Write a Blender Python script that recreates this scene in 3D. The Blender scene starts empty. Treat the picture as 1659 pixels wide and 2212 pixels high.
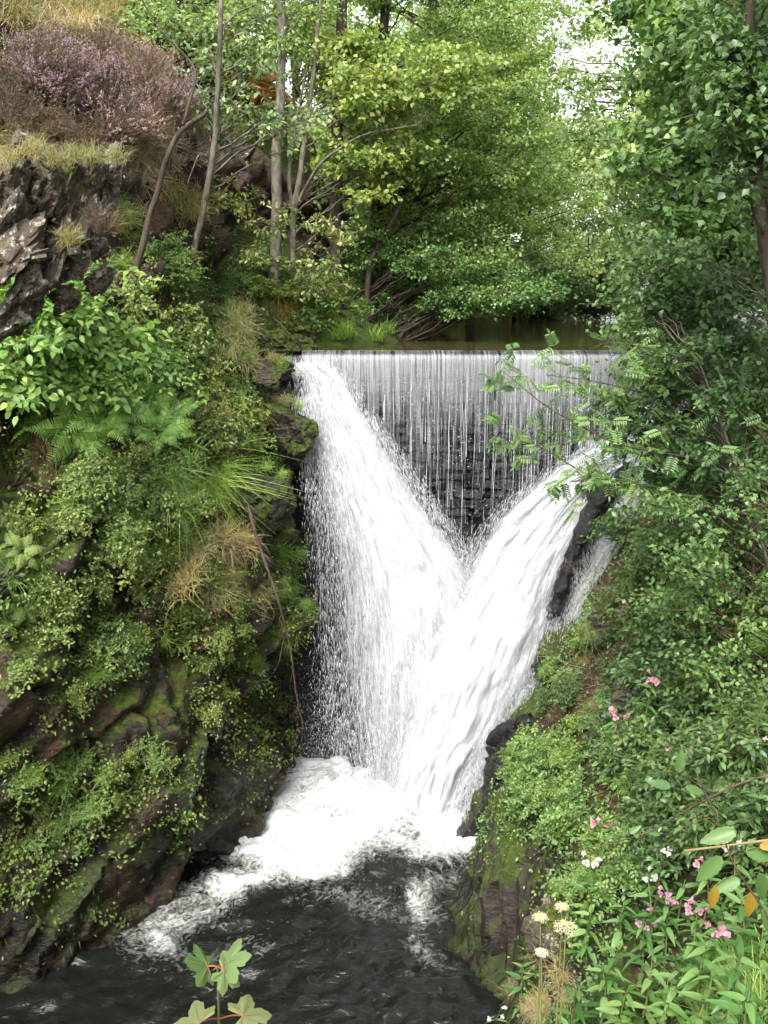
import bpy, math, random
import numpy as np
from mathutils import Vector, Matrix, Quaternion
from mathutils.bvhtree import BVHTree

# ------------------------------------------------------------------ camera, sky, sun, exposure
SC = bpy.context.scene
COL = SC.collection
CAM_Z, PITCH, LENS = 7.8, 13.3, 33.0
cam_d = bpy.data.cameras.new("camera")
cam_d.sensor_fit = 'VERTICAL'; cam_d.sensor_height = 36; cam_d.lens = LENS
cam_d.clip_start = 0.05; cam_d.clip_end = 2000
cam = bpy.data.objects.new("camera", cam_d); COL.objects.link(cam)
cam.location = (0, 0, CAM_Z); cam.rotation_euler = (math.radians(90 - PITCH), 0, 0)
SC.camera = cam

SUN_EL, SUN_AZ = 50, 200          # azimuth measured clockwise from +Y: the light comes from behind the camera
world = bpy.data.worlds.new("World"); SC.world = world; world.use_nodes = True
wt = world.node_tree; wt.nodes.clear()
sky = wt.nodes.new("ShaderNodeTexSky"); sky.sky_type = 'NISHITA'; sky.sun_disc = False
sky.sun_elevation = math.radians(SUN_EL); sky.sun_rotation = math.radians(SUN_AZ)
sky.air_density = 1.0; sky.dust_density = 2.5; sky.ozone_density = 1.0
hsv = wt.nodes.new("ShaderNodeHueSaturation"); hsv.inputs['Saturation'].default_value = 0.22
bg = wt.nodes.new("ShaderNodeBackground"); bg.inputs['Strength'].default_value = 0.15
wo = wt.nodes.new("ShaderNodeOutputWorld")
wt.links.new(sky.outputs[0], hsv.inputs['Color']); wt.links.new(hsv.outputs[0], bg.inputs['Color'])
wt.links.new(bg.outputs[0], wo.inputs['Surface'])
sun_d = bpy.data.lights.new("sun", 'SUN'); sun_d.energy = 1.5; sun_d.angle = math.radians(22)
sun_d.color = (1.0, 0.96, 0.9)
sun = bpy.data.objects.new("sun", sun_d); COL.objects.link(sun)
_a, _e = math.radians(SUN_AZ), math.radians(SUN_EL)
_dir = Vector((math.sin(_a) * math.cos(_e), math.cos(_a) * math.cos(_e), math.sin(_e)))
sun.rotation_euler = (-_dir).to_track_quat('-Z', 'Y').to_euler()
vs = SC.view_settings
vs.view_transform = 'Standard'; vs.look = 'None'; vs.gamma = 1; vs.exposure = 1.95; vs.use_curve_mapping = False
SC.cycles.max_bounces = 6; SC.cycles.diffuse_bounces = 3; SC.cycles.glossy_bounces = 2
SC.cycles.transmission_bounces = 4; SC.cycles.transparent_max_bounces = 14
SC.cycles.use_denoising = True; SC.cycles.use_adaptive_sampling = True; SC.cycles.adaptive_threshold = .03

# ------------------------------------------------------------------ helpers
rng = np.random.default_rng(7); random.seed(7)
FPX = 1024 * LENS / 36.0
CP, SP = math.cos(math.radians(PITCH)), math.sin(math.radians(PITCH))
def ray(xd, yd):                       # direction of sight for a point of the 1659 x 2212 picture
    a = (xd * 0.46293 - 384) / FPX; b = -(yd * 0.46293 - 512) / FPX
    return Vector((a, CP + b * SP, -SP + b * CP))
def at(xd, yd, Y):
    d = ray(xd, yd); return Vector((0, 0, CAM_Z)) + d * (Y / d.y)
def proj(p):
    x, y, z = p[0], p[1], p[2] - CAM_Z
    dz = y * CP - z * SP; up = y * SP + z * CP
    return ((x / dz * FPX + 384) / 0.46293, (512 - up / dz * FPX) / 0.46293)

def _h(ix, iy, iz, s):
    h = (ix.astype(np.uint32) * np.uint32(374761393)) ^ (iy.astype(np.uint32) * np.uint32(668265263)) ^ (iz.astype(np.uint32) * np.uint32(2246822519)) ^ np.uint32((s * 3266489917 + 12345) & 0xffffffff)
    h = (h ^ (h >> np.uint32(13))) * np.uint32(1274126177); h = h ^ (h >> np.uint32(16))
    h = h * np.uint32(2654435761); h = h ^ (h >> np.uint32(15))
    return h.astype(np.float64) / 4294967295.0
def vnoise(p, s=0):
    p = np.asarray(p, float); f = np.floor(p); t = p - f; t = t * t * t * (t * (t * 6 - 15) + 10); i = f.astype(np.int64)
    r = 0
    for dx in (0, 1):
        for dy in (0, 1):
            for dz in (0, 1):
                w = (t[:, 0] if dx else 1 - t[:, 0]) * (t[:, 1] if dy else 1 - t[:, 1]) * (t[:, 2] if dz else 1 - t[:, 2])
                r = r + w * _h(i[:, 0] + dx, i[:, 1] + dy, i[:, 2] + dz, s)
    return r * 2 - 1
def fbm(p, o=4, s=0, g=0.5):
    r, a, q = 0, 1, np.asarray(p, float)
    for k in range(o): r = r + a * vnoise(q, s + k * 17); q = q * 2.03 + 5.1; a *= g
    return r
def cells(p, s=0):                     # Voronoi: nearest and second distance, random value of the nearest cell
    p = np.asarray(p, float); i = np.floor(p).astype(np.int64)
    b1 = np.full(len(p), 9.0); b2 = np.full(len(p), 9.0); v = np.zeros(len(p))
    for dx in (-1, 0, 1):
        for dy in (-1, 0, 1):
            for dz in (-1, 0, 1):
                c = i + np.array([dx, dy, dz])
                q = np.stack([c[:, k] + _h(c[:, 0], c[:, 1], c[:, 2], s + k + 1) for k in range(3)], 1)
                d = np.linalg.norm(q - p, axis=1); n = d < b1
                b2 = np.where(n, b1, np.minimum(b2, d)); v = np.where(n, _h(c[:, 0], c[:, 1], c[:, 2], s + 9), v); b1 = np.where(n, d, b1)
    return b1, b2, v
def facets(p, s=0, tilt=1.0):           # broken-rock relief: every cell is a tilted flat face
    p = np.asarray(p, float); i = np.floor(p).astype(np.int64); b1 = np.full(len(p), 9.0); b2 = np.full(len(p), 9.0); v = np.zeros(len(p))
    for dx in (-1, 0, 1):
        for dy in (-1, 0, 1):
            for dz in (-1, 0, 1):
                c = i + np.array([dx, dy, dz]); h = [_h(c[:, 0], c[:, 1], c[:, 2], s + k) for k in range(1, 8)]
                o = p - (c + np.stack(h[:3], 1)); d = np.linalg.norm(o, axis=1); n = d < b1
                val = h[6] - .5 + tilt * sum((h[3 + k] - .5) * o[:, k] for k in range(3)) * 2
                b2 = np.where(n, b1, np.minimum(b2, d)); v = np.where(n, val, v); b1 = np.where(n, d, b1)
    return v, b2 - b1
def sstep(a, b, x): t = np.clip((x - a) / (b - a), 0, 1); return t * t * (3 - 2 * t)
def nrm(v): return v / np.maximum(np.linalg.norm(v, axis=-1, keepdims=True), 1e-9)

def mesh(name, V, F, mat=None, smooth=True, attrs=None, uv=None):
    V = np.asarray(V, np.float32); F = np.asarray(F, np.int32)
    m = bpy.data.meshes.new(name); k = F.shape[1]
    m.vertices.add(len(V)); m.vertices.foreach_set("co", V.ravel())
    m.loops.add(F.size); m.loops.foreach_set("vertex_index", F.ravel())
    m.polygons.add(len(F)); m.polygons.foreach_set("loop_start", np.arange(0, F.size, k, dtype=np.int32))
    m.polygons.foreach_set("loop_total", np.full(len(F), k, np.int32))
    m.polygons.foreach_set("use_smooth", np.full(len(F), smooth))
    for nm, val in (attrs or {}).items():
        a = m.attributes.new(nm, 'FLOAT', 'POINT'); a.data.foreach_set("value", np.asarray(val, np.float32))
    if uv is not None:
        l = m.uv_layers.new(name="UVMap"); l.data.foreach_set("uv", np.asarray(uv, np.float32)[F.ravel()].ravel())
    m.update(calc_edges=True)
    if mat: m.materials.append(mat)
    return m
def obj(name, me, parent=None, loc=None, kind=None, label=None, cat=None, group=None, mw=None):
    o = bpy.data.objects.new(name, me); COL.objects.link(o)
    if parent is not None: o.parent = parent
    if loc is not None: o.location = loc
    if mw is not None: o.matrix_basis = mw
    if kind: o['kind'] = kind
    if label: o['label'] = label
    if cat: o['category'] = cat
    if group: o['group'] = group
    return o
def grid_faces(nu, nv):
    a = np.arange(nu - 1)[:, None] * nv + np.arange(nv - 1)[None, :]
    return np.stack([a, a + nv, a + nv + 1, a + 1], -1).reshape(-1, 4)

class Buf:                             # collects triangles of one mesh
    def __init__(s): s.V, s.F, s.R, s.n = [], [], [], 0
    def add(s, V, F, R=None):
        V = np.asarray(V, float).reshape(-1, 3); F = np.asarray(F, int)
        if F.shape[1] == 4: F = np.concatenate([F[:, [0, 1, 2]], F[:, [0, 2, 3]]])
        s.V.append(V); s.F.append(F + s.n); s.n += len(V)
        s.R.append(np.full(len(V), random.random()) if R is None else np.broadcast_to(R, len(V)))
    def leaves(s, P, D, N, L, W, T='quad', R=None):
        TV, TF = TEMPL[T]; P = np.asarray(P, float); n = len(P)
        if n == 0: return
        D = nrm(np.asarray(D, float)); S = nrm(np.cross(D, N)); U = np.cross(S, D)
        L = np.broadcast_to(L, n)[:, None, None]; W = np.broadcast_to(W, n)[:, None, None]
        V = P[:, None] + L * TV[None, :, 0:1] * D[:, None] + W * TV[None, :, 1:2] * S[:, None] + L * TV[None, :, 2:3] * U[:, None]
        F = (TF[None] + (np.arange(n) * len(TV))[:, None, None]).reshape(-1, 3)
        R = rng.random(n) if R is None else np.broadcast_to(R, n)
        s.V.append(V.reshape(-1, 3)); s.F.append(F + s.n); s.n += n * len(TV); s.R.append(np.repeat(R, len(TV)))
    def tube(s, P, r, sides=5, R=None):
        P = np.asarray(P, float); m = len(P); r = np.broadcast_to(r, m)
        T = nrm(np.gradient(P, axis=0)); up = np.array([0.31, 0.17, 0.93]) if abs(T[0, 2]) < .9 else np.array([0.93, 0.31, 0.1])
        A = nrm(np.cross(T, up)); B = np.cross(T, A); t = np.arange(sides) / sides * 2 * np.pi
        V = P[:, None] + r[:, None, None] * (np.cos(t)[None, :, None] * A[:, None] + np.sin(t)[None, :, None] * B[:, None])
        i = np.arange(m - 1)[:, None] * sides; j = np.arange(sides)[None]; k = (j + 1) % sides
        F = np.stack([i + j, i + k, i + sides + k, i + sides + j], -1).reshape(-1, 4)
        s.add(V.reshape(-1, 3), F, R)
    def make(s, name, mat, smooth=True, origin=(0, 0, 0)):
        V = np.concatenate(s.V) - np.asarray(origin, float)
        return mesh(name, V, np.concatenate(s.F), mat, smooth, {'rnd': np.concatenate(s.R)})
TEMPL = {
 'quad': (np.array([[0, 0, 0], [.45, -.5, .07], [1, 0, -.06], [.45, .5, .07]], float), np.array([[0, 1, 2], [0, 2, 3]])),
 'leaf': (np.array([[0, 0, 0], [.28, -.42, .09], [.3, 0, .02], [.28, .42, .09], [.62, -.42, .05], [.64, 0, -.02], [.62, .42, .05], [1, 0, -.16]], float),
          np.array([[0, 1, 2], [0, 2, 3], [1, 4, 5], [1, 5, 2], [2, 5, 6], [2, 6, 3], [4, 7, 5], [5, 7, 6]])),
 'leaf4': (np.array([[0, 0, 0], [.4, -.5, .08], [.42, 0, .01], [.4, .5, .08], [1, 0, -.14]], float), np.array([[0, 1, 2], [0, 2, 3], [1, 4, 2], [2, 4, 3]])),
 'blade': (np.array([[0, -.5, 0], [0, .5, 0], [.4, -.42, .0], [.4, .42, .0], [.75, -.25, -.06], [.75, .25, -.06], [1, 0, -.2]], float),
           np.array([[0, 2, 3], [0, 3, 1], [2, 4, 5], [2, 5, 3], [4, 6, 5]])),
 'round': (np.array([[0, 0, 0], [.12, -.36, .03], [.45, -.52, .07], [.8, -.36, .03], [1, 0, -.05], [.8, .36, .03], [.45, .52, .07], [.12, .36, .03], [.45, 0, -.01]], float),
           np.array([[8, 0, 1], [8, 1, 2], [8, 2, 3], [8, 3, 4], [8, 4, 5], [8, 5, 6], [8, 6, 7], [8, 7, 0]])),
}

# ------------------------------------------------------------------ materials
MATS = {}
def lin(h):
    c = [int(h[i:i + 2], 16) / 255 for i in (0, 2, 4)]
    return tuple((x / 12.92 if x <= .04045 else ((x + .055) / 1.055) ** 2.4) for x in c) + (1,)
class NT:
    def __init__(s, name):
        s.m = bpy.data.materials.new(name); s.m.use_nodes = True; s.t = s.m.node_tree; s.t.nodes.clear(); MATS[name] = s.m
    def n(s, typ, **kw):
        nd = s.t.nodes.new("ShaderNode" + typ)
        for k, v in kw.items():
            if k in nd.inputs: s.set(nd.inputs[k], v)
            else: setattr(nd, k, v)
        return nd
    def set(s, inp, v):
        if isinstance(v, bpy.types.NodeSocket): s.t.links.new(v, inp)
        else: inp.default_value = v
    def ramp(s, fac, stops, interp='LINEAR'):
        r = s.n('ValToRGB'); e = r.color_ramp; e.interpolation = interp
        while len(e.elements) < len(stops): e.elements.new(0.5)
        for el, (p, c) in zip(e.elements, stops):
            el.position = p; el.color = c if isinstance(c, tuple) else ((c, c, c, 1) if not isinstance(c, str) else lin(c))
        s.set(r.inputs[0], fac); return r.outputs[0]
    def noise(s, vec, scale, detail=4, rough=.55, dist=0):
        nd = s.n('TexNoise', Scale=scale, Detail=detail, Roughness=rough, Distortion=dist)
        if vec is not None: s.set(nd.inputs['Vector'], vec)
        return nd.outputs[0]
    def math(s, op, a, b=0.0, c=None, clamp=False):
        nd = s.n('Math', operation=op); nd.use_clamp = clamp; s.set(nd.inputs[0], a); s.set(nd.inputs[1], b)
        if c is not None: s.set(nd.inputs[2], c)
        return nd.outputs[0]
    def mix(s, f, a, b, typ='MIX'):
        nd = s.n('MixRGB', blend_type=typ); s.set(nd.inputs[0], f); s.set(nd.inputs[1], a); s.set(nd.inputs[2], b); return nd.outputs[0]
    def mapping(s, vec, scale=(1, 1, 1), rot=(0, 0, 0)):
        nd = s.n('Mapping'); s.set(nd.inputs['Vector'], vec); nd.inputs['Scale'].default_value = scale; nd.inputs['Rotation'].default_value = rot; return nd.outputs[0]
    def out(s, sh): o = s.n('OutputMaterial'); s.t.links.new(sh, o.inputs['Surface']); return s.m
    def attr(s, name): return s.n('Attribute', attribute_name=name).outputs['Fac']

def warm(c):                            # foliage greens lean to olive
    if not (c[1] > c[0] and c[1] > c[2]): return c
    l = .3 * c[0] + .6 * c[1] + .1 * c[2]; r, g, b = (x * .84 + l * .16 for x in c[:3]); return (min(1, r * 1.07), g * 1.03, b * .95, 1)
def leafmat(name, cols, trans=.35, rough=.45, spec=.4):
    t = NT(name); r = t.attr('rnd'); ob = t.n('ObjectInfo').outputs['Random']
    f = t.math('ADD', t.math('MULTIPLY', r, .88), t.math('MULTIPLY', ob, .12))
    n = len(cols); c = t.ramp(f, [((i + .0) / max(n - 1, 1), warm(lin(h))) for i, h in enumerate(cols)])
    geo = t.n('NewGeometry')
    nz = t.noise(geo.outputs['Position'], 35, 2); c = t.mix(t.math('MULTIPLY', nz, .35), c, t.mix(1, c, (.55, .6, .4, 1), 'MULTIPLY'))
    pn = t.ramp(t.noise(geo.outputs['Position'], .9, 3), [(.38, (.78, .84, .86, 1)), (.5, (1, 1, 1, 1)), (.64, (1.10, 1.03, .88, 1))]); c = t.mix(1, c, pn, 'MULTIPLY')
    p = t.n('BsdfPrincipled', Roughness=rough); t.set(p.inputs['Base Color'], c); p.inputs['Specular IOR Level'].default_value = spec
    tr = t.n('BsdfTranslucent'); t.set(tr.inputs['Color'], t.mix(1, c, (1.15, 1.25, .55, 1), 'MULTIPLY'))
    m = t.n('MixShader'); m.inputs[0].default_value = trans
    t.t.links.new(p.outputs[0], m.inputs[1]); t.t.links.new(tr.outputs[0], m.inputs[2])
    return t.out(m.outputs[0])
def plainmat(name, a, b, scale=8, rough=.8, bump=.3, spec=.3, stretch=(1, 1, 1)):
    t = NT(name); co = t.n('TexCoord').outputs['Object']; v = t.mapping(co, stretch)
    n = t.noise(v, scale, 5, .65); c = t.ramp(n, [(.3, lin(a)), (.7, lin(b))])
    p = t.n('BsdfPrincipled', Roughness=rough); t.set(p.inputs['Base Color'], c); p.inputs['Specular IOR Level'].default_value = spec
    if bump:
        bp = t.n('Bump', Strength=bump, Distance=.02); t.set(bp.inputs['Height'], n); t.set(p.inputs['Normal'], bp.outputs[0])
    return t.out(p.outputs[0])
def rockmat(name, cols, moss=.4, mosscols=('2b3510', '57691d'), lichen=0.0, wet=None, rough=.75, soil=0.0):
    t = NT(name); geo = t.n('NewGeometry'); pos = geo.outputs['Position']
    n1 = t.noise(pos, 1.3, 6, .6, .4); n2 = t.noise(t.mapping(pos, (3, 3, 9), (.2, .7, 0)), 2.4, 6, .65)
    f = t.math('ADD', t.math('MULTIPLY', n1, .5), t.math('MULTIPLY', n2, .5))
    c = t.ramp(f, [(.32 + .36 * i / max(1, len(cols) - 1), lin(h)) for i, h in enumerate(cols)])
    if lichen:
        l = t.ramp(t.noise(pos, 9, 5, .7), [(.62 - lichen * .2, 0.0), (.68 - lichen * .2, 1.0)])
        c = t.mix(t.math('MULTIPLY', l, .75), c, lin('a9a596'))
    if soil:
        so = t.ramp(t.noise(pos, 1.1, 5, .7), [(.5 - soil * .3, 0.0), (.62 - soil * .3, 1.0)]); c = t.mix(so, c, t.ramp(n2, [(.35, lin('2a1e12')), (.65, lin('5a4530'))]))
    nz = t.n('SeparateXYZ'); t.set(nz.inputs[0], geo.outputs['Normal'])
    mm = t.math('ADD', t.noise(pos, 2.1, 6, .65), t.math('MULTIPLY', nz.outputs[2], .16))
    mf = t.ramp(mm, [(.74 - moss * .42, 0.0), (.84 - moss * .42, 1.0)])
    mc = t.ramp(t.noise(pos, 14, 4, .7), [(.35, lin(mosscols[0])), (.68, lin(mosscols[1]))])
    c = t.mix(mf, c, mc)
    rg = t.mix(mf, (rough, rough, rough, 1), (.95, .95, .95, 1))
    if wet:                              # water-darkened band near the falls and the pool
        z = t.n('SeparateXYZ'); t.set(z.inputs[0], pos)
        wf = t.ramp(t.math('ADD', t.math('DIVIDE', z.outputs[2], wet), t.math('MULTIPLY', n1, .35)), [(.35, 1.0), (.85, 0.0)])
        c = t.mix(wf, c, t.mix(1, c, (.5, .5, .5, 1), 'MULTIPLY')); rg = t.mix(wf, rg, (.3, .3, .3, 1))
    p = t.n('BsdfPrincipled'); t.set(p.inputs['Base Color'], c); t.set(p.inputs['Roughness'], rg); p.inputs['Specular IOR Level'].default_value = .35
    h = t.math('ADD', t.math('MULTIPLY', t.noise(pos, 26, 6, .7), .5), t.math('ADD', n2, t.math('MULTIPLY', mf, .25)))
    bp = t.n('Bump', Strength=.8, Distance=.05); t.set(bp.inputs['Height'], h); t.set(p.inputs['Normal'], bp.outputs[0])
    return t.out(p.outputs[0])

M_CLIFF = rockmat('wet_mossy_rock', ['120f0c', '251f1a', '41372f'], moss=.52, mosscols=('262f0f', '53631f'), wet=4.2, rough=.5, soil=.12)
M_UPROCK = rockmat('purple_brown_rock', ['1a1312', '38292a', '57443f'], moss=.14, lichen=.05, rough=.75, soil=.12)
M_CRAG = rockmat('lichened_rock', ['26211c', '4f453a', '786d60'], moss=.26, lichen=.34, rough=.85)
M_BOULD = rockmat('dark_boulder_rock', ['14110e', '29221c', '453b33'], moss=.58, mosscols=('232c0e', '48571b'), wet=1.4, rough=.5)
M_WETR = rockmat('soaked_black_rock', ['0d0c0b', '1c1a18', '343130'], moss=.02, wet=30, rough=.3)
M_BANK = rockmat('earth_bank', ['1b140c', '33271a', '4d3c29'], moss=.42, mosscols=('1f280d', '3d4a18'), soil=.3, rough=.95)
M_HILL = rockmat('leafy_hillside_earth', ['1d1a0d', '35301a', '4e4024'], moss=.6, mosscols=('27330f', '4a591c'), soil=.1, rough=.95)
M_STONE = rockmat('weir_stone', ['16171a', '2b2c2e', '454645'], moss=.05, mosscols=('1d2412', '38441c'), wet=30, rough=.35)
# ------------------------------------------------------------------ terrain
def rockdisp(P, amp=1.0, s=0):         # blocky, dipping beds: they climb to the right at about 45 degrees
    w = P + .25 * np.stack([fbm(P * .8, 3, s + 1), fbm(P * .8, 3, s + 5), fbm(P * .8, 3, s + 9)], 1)
    a, b = math.cos(.8), math.sin(.8)
    along = w[:, 0] * a + w[:, 2] * b; across = -w[:, 0] * b + w[:, 2] * a
    q = np.stack([along * .5, w[:, 1] * .85, across * 1.35], 1)
    v, e1 = facets(q, s, .9); v2, e2 = facets(q * 2.6 + 3, s + 31, .9); v3, e3 = facets(q * 6.0 + 7, s + 57, .9)
    st = across * 1.25 + .35 * vnoise(w * .9, s + 3); st = st - np.floor(st)
    r = .36 * v + .13 * v2 + .045 * v3 - .09 * np.exp(-(e1 / .06) ** 2) - .03 * np.exp(-(e2 / .07) ** 2) + .20 * (st ** 1.6 - .4) + .05 * fbm(P * 3.1, 4, s + 77) + .3 * fbm(P * .55, 2, s + 13)
    return amp * r

def polyline_sample(pts, n):
    pts = np.asarray(pts, float); L = np.r_[0, np.cumsum(np.linalg.norm(np.diff(pts, axis=0), axis=1))]
    t = np.linspace(0, L[-1], n); return np.stack([np.interp(t, L, pts[:, k]) for k in range(pts.shape[1])], 1), t / L[-1], L / L[-1]
def smooth1(a, k):
    for _ in range(k): a[1:-1] = (a[:-2] + 2 * a[1:-1] + a[2:]) / 4
    return a

# left cliff: a curtain along the waterline, with a profile that changes along it
WL = [(-9.5, 4.0), (-6.6, 7.2), (-4.45, 9.3), (-2.95, 10.7), (-2.2, 11.8), (-1.75, 13.2), (-1.55, 14.2), (-1.5, 15.2), (-1.25, 16.4), (-.7, 18.0), (.2, 20.5)]
PR = {0: [(0, -.8), (0, 0), (-.1, 1.5), (-.1, 2.5), (0, 3.4), (.2, 4.6), (.6, 5.6), (.9, 6.3), (1.2, 7.2), (1.25, 8.2), (1.35, 9.0), (2.0, 9.7), (3.6, 11.4), (10, 18.0), (28, 34)],
      1: [(0, -.8), (0, 0), (-.2, 1.5), (-.1, 2.5), (.1, 3.4), (.25, 4.6), (.55, 5.6), (.85, 6.3), (1.25, 7.2), (1.45, 8.2), (1.6, 9.0), (2.2, 9.8), (3.8, 11.4), (10, 17.8), (28, 34)],
      2: [(0, -.8), (0, 0), (.0, 1.2), (.0, 2.4), (-.15, 3.4), (-.22, 4.3), (.15, 5.3), (.45, 6.1), (.9, 6.9), (1.15, 7.5), (1.25, 8.5), (1.4, 9.9), (2.6, 10.9), (10, 17.0), (28, 33)]}
NU, NV = 310, 315
Wp, ws, wl = polyline_sample(WL, NU); Wp = smooth1(Wp, 30)
T2 = np.gradient(Wp, axis=0); T2 = T2 / np.linalg.norm(T2, axis=1, keepdims=True)
Nl = np.stack([-T2[:, 1], T2[:, 0]], 1)             # points away from the water
def prof(k):
    p = np.asarray(PR[k], float); seg = np.linalg.norm(np.diff(p, axis=0), axis=1); seg = np.where(p[1:, 1] > 10.8, seg * .22, seg)
    L = np.r_[0, np.cumsum(seg)]; t = np.linspace(0, L[-1], NV); return np.stack([np.interp(t, L, p[:, 0]), np.interp(t, L, p[:, 1])], 1)
pk = [smooth1(prof(k), 4) for k in (0, 1, 2)]
kpos = np.interp(ws, [0, wl[2], wl[3], wl[5], 1], [0, 0, 1, 2, 2])
PP = np.zeros((NU, NV, 2))
for i in range(NU):
    a = kpos[i]; PP[i] = pk[0] * max(0, 1 - a) + pk[1] * max(0, 1 - abs(a - 1)) + pk[2] * max(0, a - 1)
V = np.zeros((NU, NV, 3)); V[:, :, :2] = Wp[:, None] + Nl[:, None] * PP[:, :, :1]; V[:, :, 2] = PP[:, :, 1]
far = sstep(10.5, 14, V[:, :, 2])
Vn = np.cross(np.gradient(V, axis=0), np.gradient(V, axis=1)); Vn = nrm(Vn)
if Vn[150, 100, 0] < 0 and Vn[150, 100, 1] > 0: Vn = -Vn
if Vn[150, 100] @ np.array([1, -1, 0]) < 0: Vn = -Vn
f = V.reshape(-1, 3); dsp = rockdisp(f) * (1 - .55 * far.ravel()) * (.55 + .45 * sstep(0, 1.5, f[:, 2]))
f = f + Vn.reshape(-1, 3) * dsp[:, None]
LEFT_V, LEFT_F = f, grid_faces(NU, NV)[:, ::-1]
me = mesh('left_rock_cliff', LEFT_V, LEFT_F, M_CLIFF, True); me.materials.append(M_UPROCK); me.materials.append(M_HILL)
fz = LEFT_V[LEFT_F].mean(1); jz = fz[:, 2] + .35 * fbm(fz * 1.1, 3, 61); me.polygons.foreach_set('material_index', np.where(jz > 10.2, 2, np.where((jz > 7.2), 1, 0)).astype(np.int32))
left_cliff = obj('left_rock_cliff', me, kind='structure')

# right bank: height by signed distance from the waterline
WR = np.array([(-14, .5), (-7, 1.6), (-3, 3.0), (-.2, 4.6), (.9, 6.2), (1.15, 7.8), (1.2, 9.2), (.98, 10.6), (1.22, 11.5), (1.3, 12.6), (1.35, 13.6), (1.5, 16.5)])
def sdist(P, L):
    best = np.full(len(P), 1e9); sg = np.zeros(len(P))
    for a, b in zip(L[:-1], L[1:]):
        e = b - a; w = P - a; t = np.clip((w @ e) / (e @ e), 0, 1); d = w - t[:, None] * e; q = np.linalg.norm(d, axis=1)
        c = e[0] * w[:, 1] - e[1] * w[:, 0]; n = q < best - 1e-9
        sg = np.where(n, np.where(c < 0, 1, -1), sg); best = np.minimum(best, q)
    return best * sg
xs = np.concatenate([np.arange(-9, -1.5, .25), np.arange(-1.5, 4.6, .06), np.arange(4.6, 30, .4)]); ys = np.concatenate([np.arange(-6, 3, .25), np.arange(3, 14.9, .06)])
X, Y = np.meshgrid(xs, ys, indexing='ij'); P2 = np.stack([X.ravel(), Y.ravel()], 1)
d = sdist(P2, WR) + .18 * fbm(np.c_[P2 * .9, np.zeros(len(P2))], 3, 5)
steep = 1.25 * sstep(-.12, .4, d) + 1.5 * np.clip(d - .25, 0, None)
steep2 = 2.0 * sstep(-.1, .5, d) * .4 + 1.72 * np.clip(d - .1, 0, None)
k = sstep(11.2, 12.4, P2[:, 1]); z = steep * (1 - k) + steep2 * k
cap = 5.7 + .9 * sstep(5, 13.5, P2[:, 1]); z = np.where(z > cap, cap + .32 * (z - cap), z)
z = np.where(d < -.12, -.9, z)
P3 = np.c_[P2, z]
z = z + (.16 * fbm(P3 * 1.1, 4, 41) + .10 * (cells(P3 * 1.6, 60)[2] - .5)) * sstep(-.1, .5, d)
cz = np.hypot(P2[:, 0], P2[:, 1]); z = np.where(cz < 2.2, np.minimum(z, 6.1), z)
RIGHT_V, RIGHT_F = np.c_[P2, z], grid_faces(len(xs), len(ys))
# lateral rock relief on the steep foot
foot = sstep(-.2, .1, d) * (1 - sstep(.5, 1.1, d))
dn = rockdisp(RIGHT_V * 1.5, .5, 200); RIGHT_V[:, 0] -= dn * foot; RIGHT_V[:, 1] -= dn * foot * .4
me = mesh('right_bank', RIGHT_V, RIGHT_F, M_BANK, False); me.materials.append(M_BOULD); fz = RIGHT_V[RIGHT_F].mean(1); fd = d[RIGHT_F].mean(1) + .3 * fbm(fz * 1.4, 3, 17)
me.polygons.foreach_set('material_index', (fd < .95).astype(np.int32)); right_bank = obj('right_bank', me, kind='structure')

# upstream valley
SL = np.array([(-1.5, 14.3), (-1.1, 15.0), (-.1, 16.0), (.6, 17.4), (1.7, 22), (3.8, 32), (10.5, 50), (18, 80), (26, 140)])
SR = np.array([(4.3, 14.3), (4.4, 17), (4.9, 22), (8, 32), (15.5, 50), (26, 80), (36, 140)])
xs = np.concatenate([np.arange(-60, -6, 1.5), np.arange(-6, 14, .22), np.arange(14, 72, 1.5)]); ys = np.concatenate([np.arange(14.75, 36, .22), np.arange(36, 132, 1.6)])
X, Y = np.meshgrid(xs, ys, indexing='ij'); P2 = np.stack([X.ravel(), Y.ravel()], 1)
dl = -sdist(P2, SL); dr = sdist(P2, SR)
def bank(d, m): return .45 * sstep(-.1, .35, d) + .55 * np.clip(d - .2, 0, 1.5) + m * np.clip(d - 1.6, 0, None)
ml = 1.05 * (1 - .62 * sstep(26, 70, P2[:, 1])); mr = .62 * (1 - .55 * sstep(30, 80, P2[:, 1]))
z = 6.45 + np.maximum(bank(dl, ml), bank(dr, mr))
z = z + (.25 * fbm(np.c_[P2 * .5, z * .3], 4, 90)) * sstep(0, 1, np.maximum(dl, dr)) + 1.2 * vnoise(np.c_[P2 * .08, z * 0], 3) * sstep(3, 12, np.maximum(dl, dr))
z = z - .75 * (1 - sstep(14.9, 15.9, P2[:, 1] + .25 * vnoise(np.c_[P2 * 1.5, z], 5))) * (P2[:, 0] > -2.2) * (P2[:, 0] < 4.3)
UP_V, UP_F = np.c_[P2, z], grid_faces(len(xs), len(ys))
valley = obj('wooded_valley_ground', mesh('wooded_valley_ground', UP_V, UP_F, M_HILL), kind='structure')
# the lie of the land beyond, out to the horizon
g = np.linspace(-900, 900, 61); X, Y = np.meshgrid(g, g, indexing='ij')
rr = np.hypot(X, Y); Z = -3.0 + 0 * X
far_ground = obj('ground', mesh('ground', np.stack([X, Y, Z], -1).reshape(-1, 3), grid_faces(61, 61), M_HILL), kind='structure')

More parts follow.
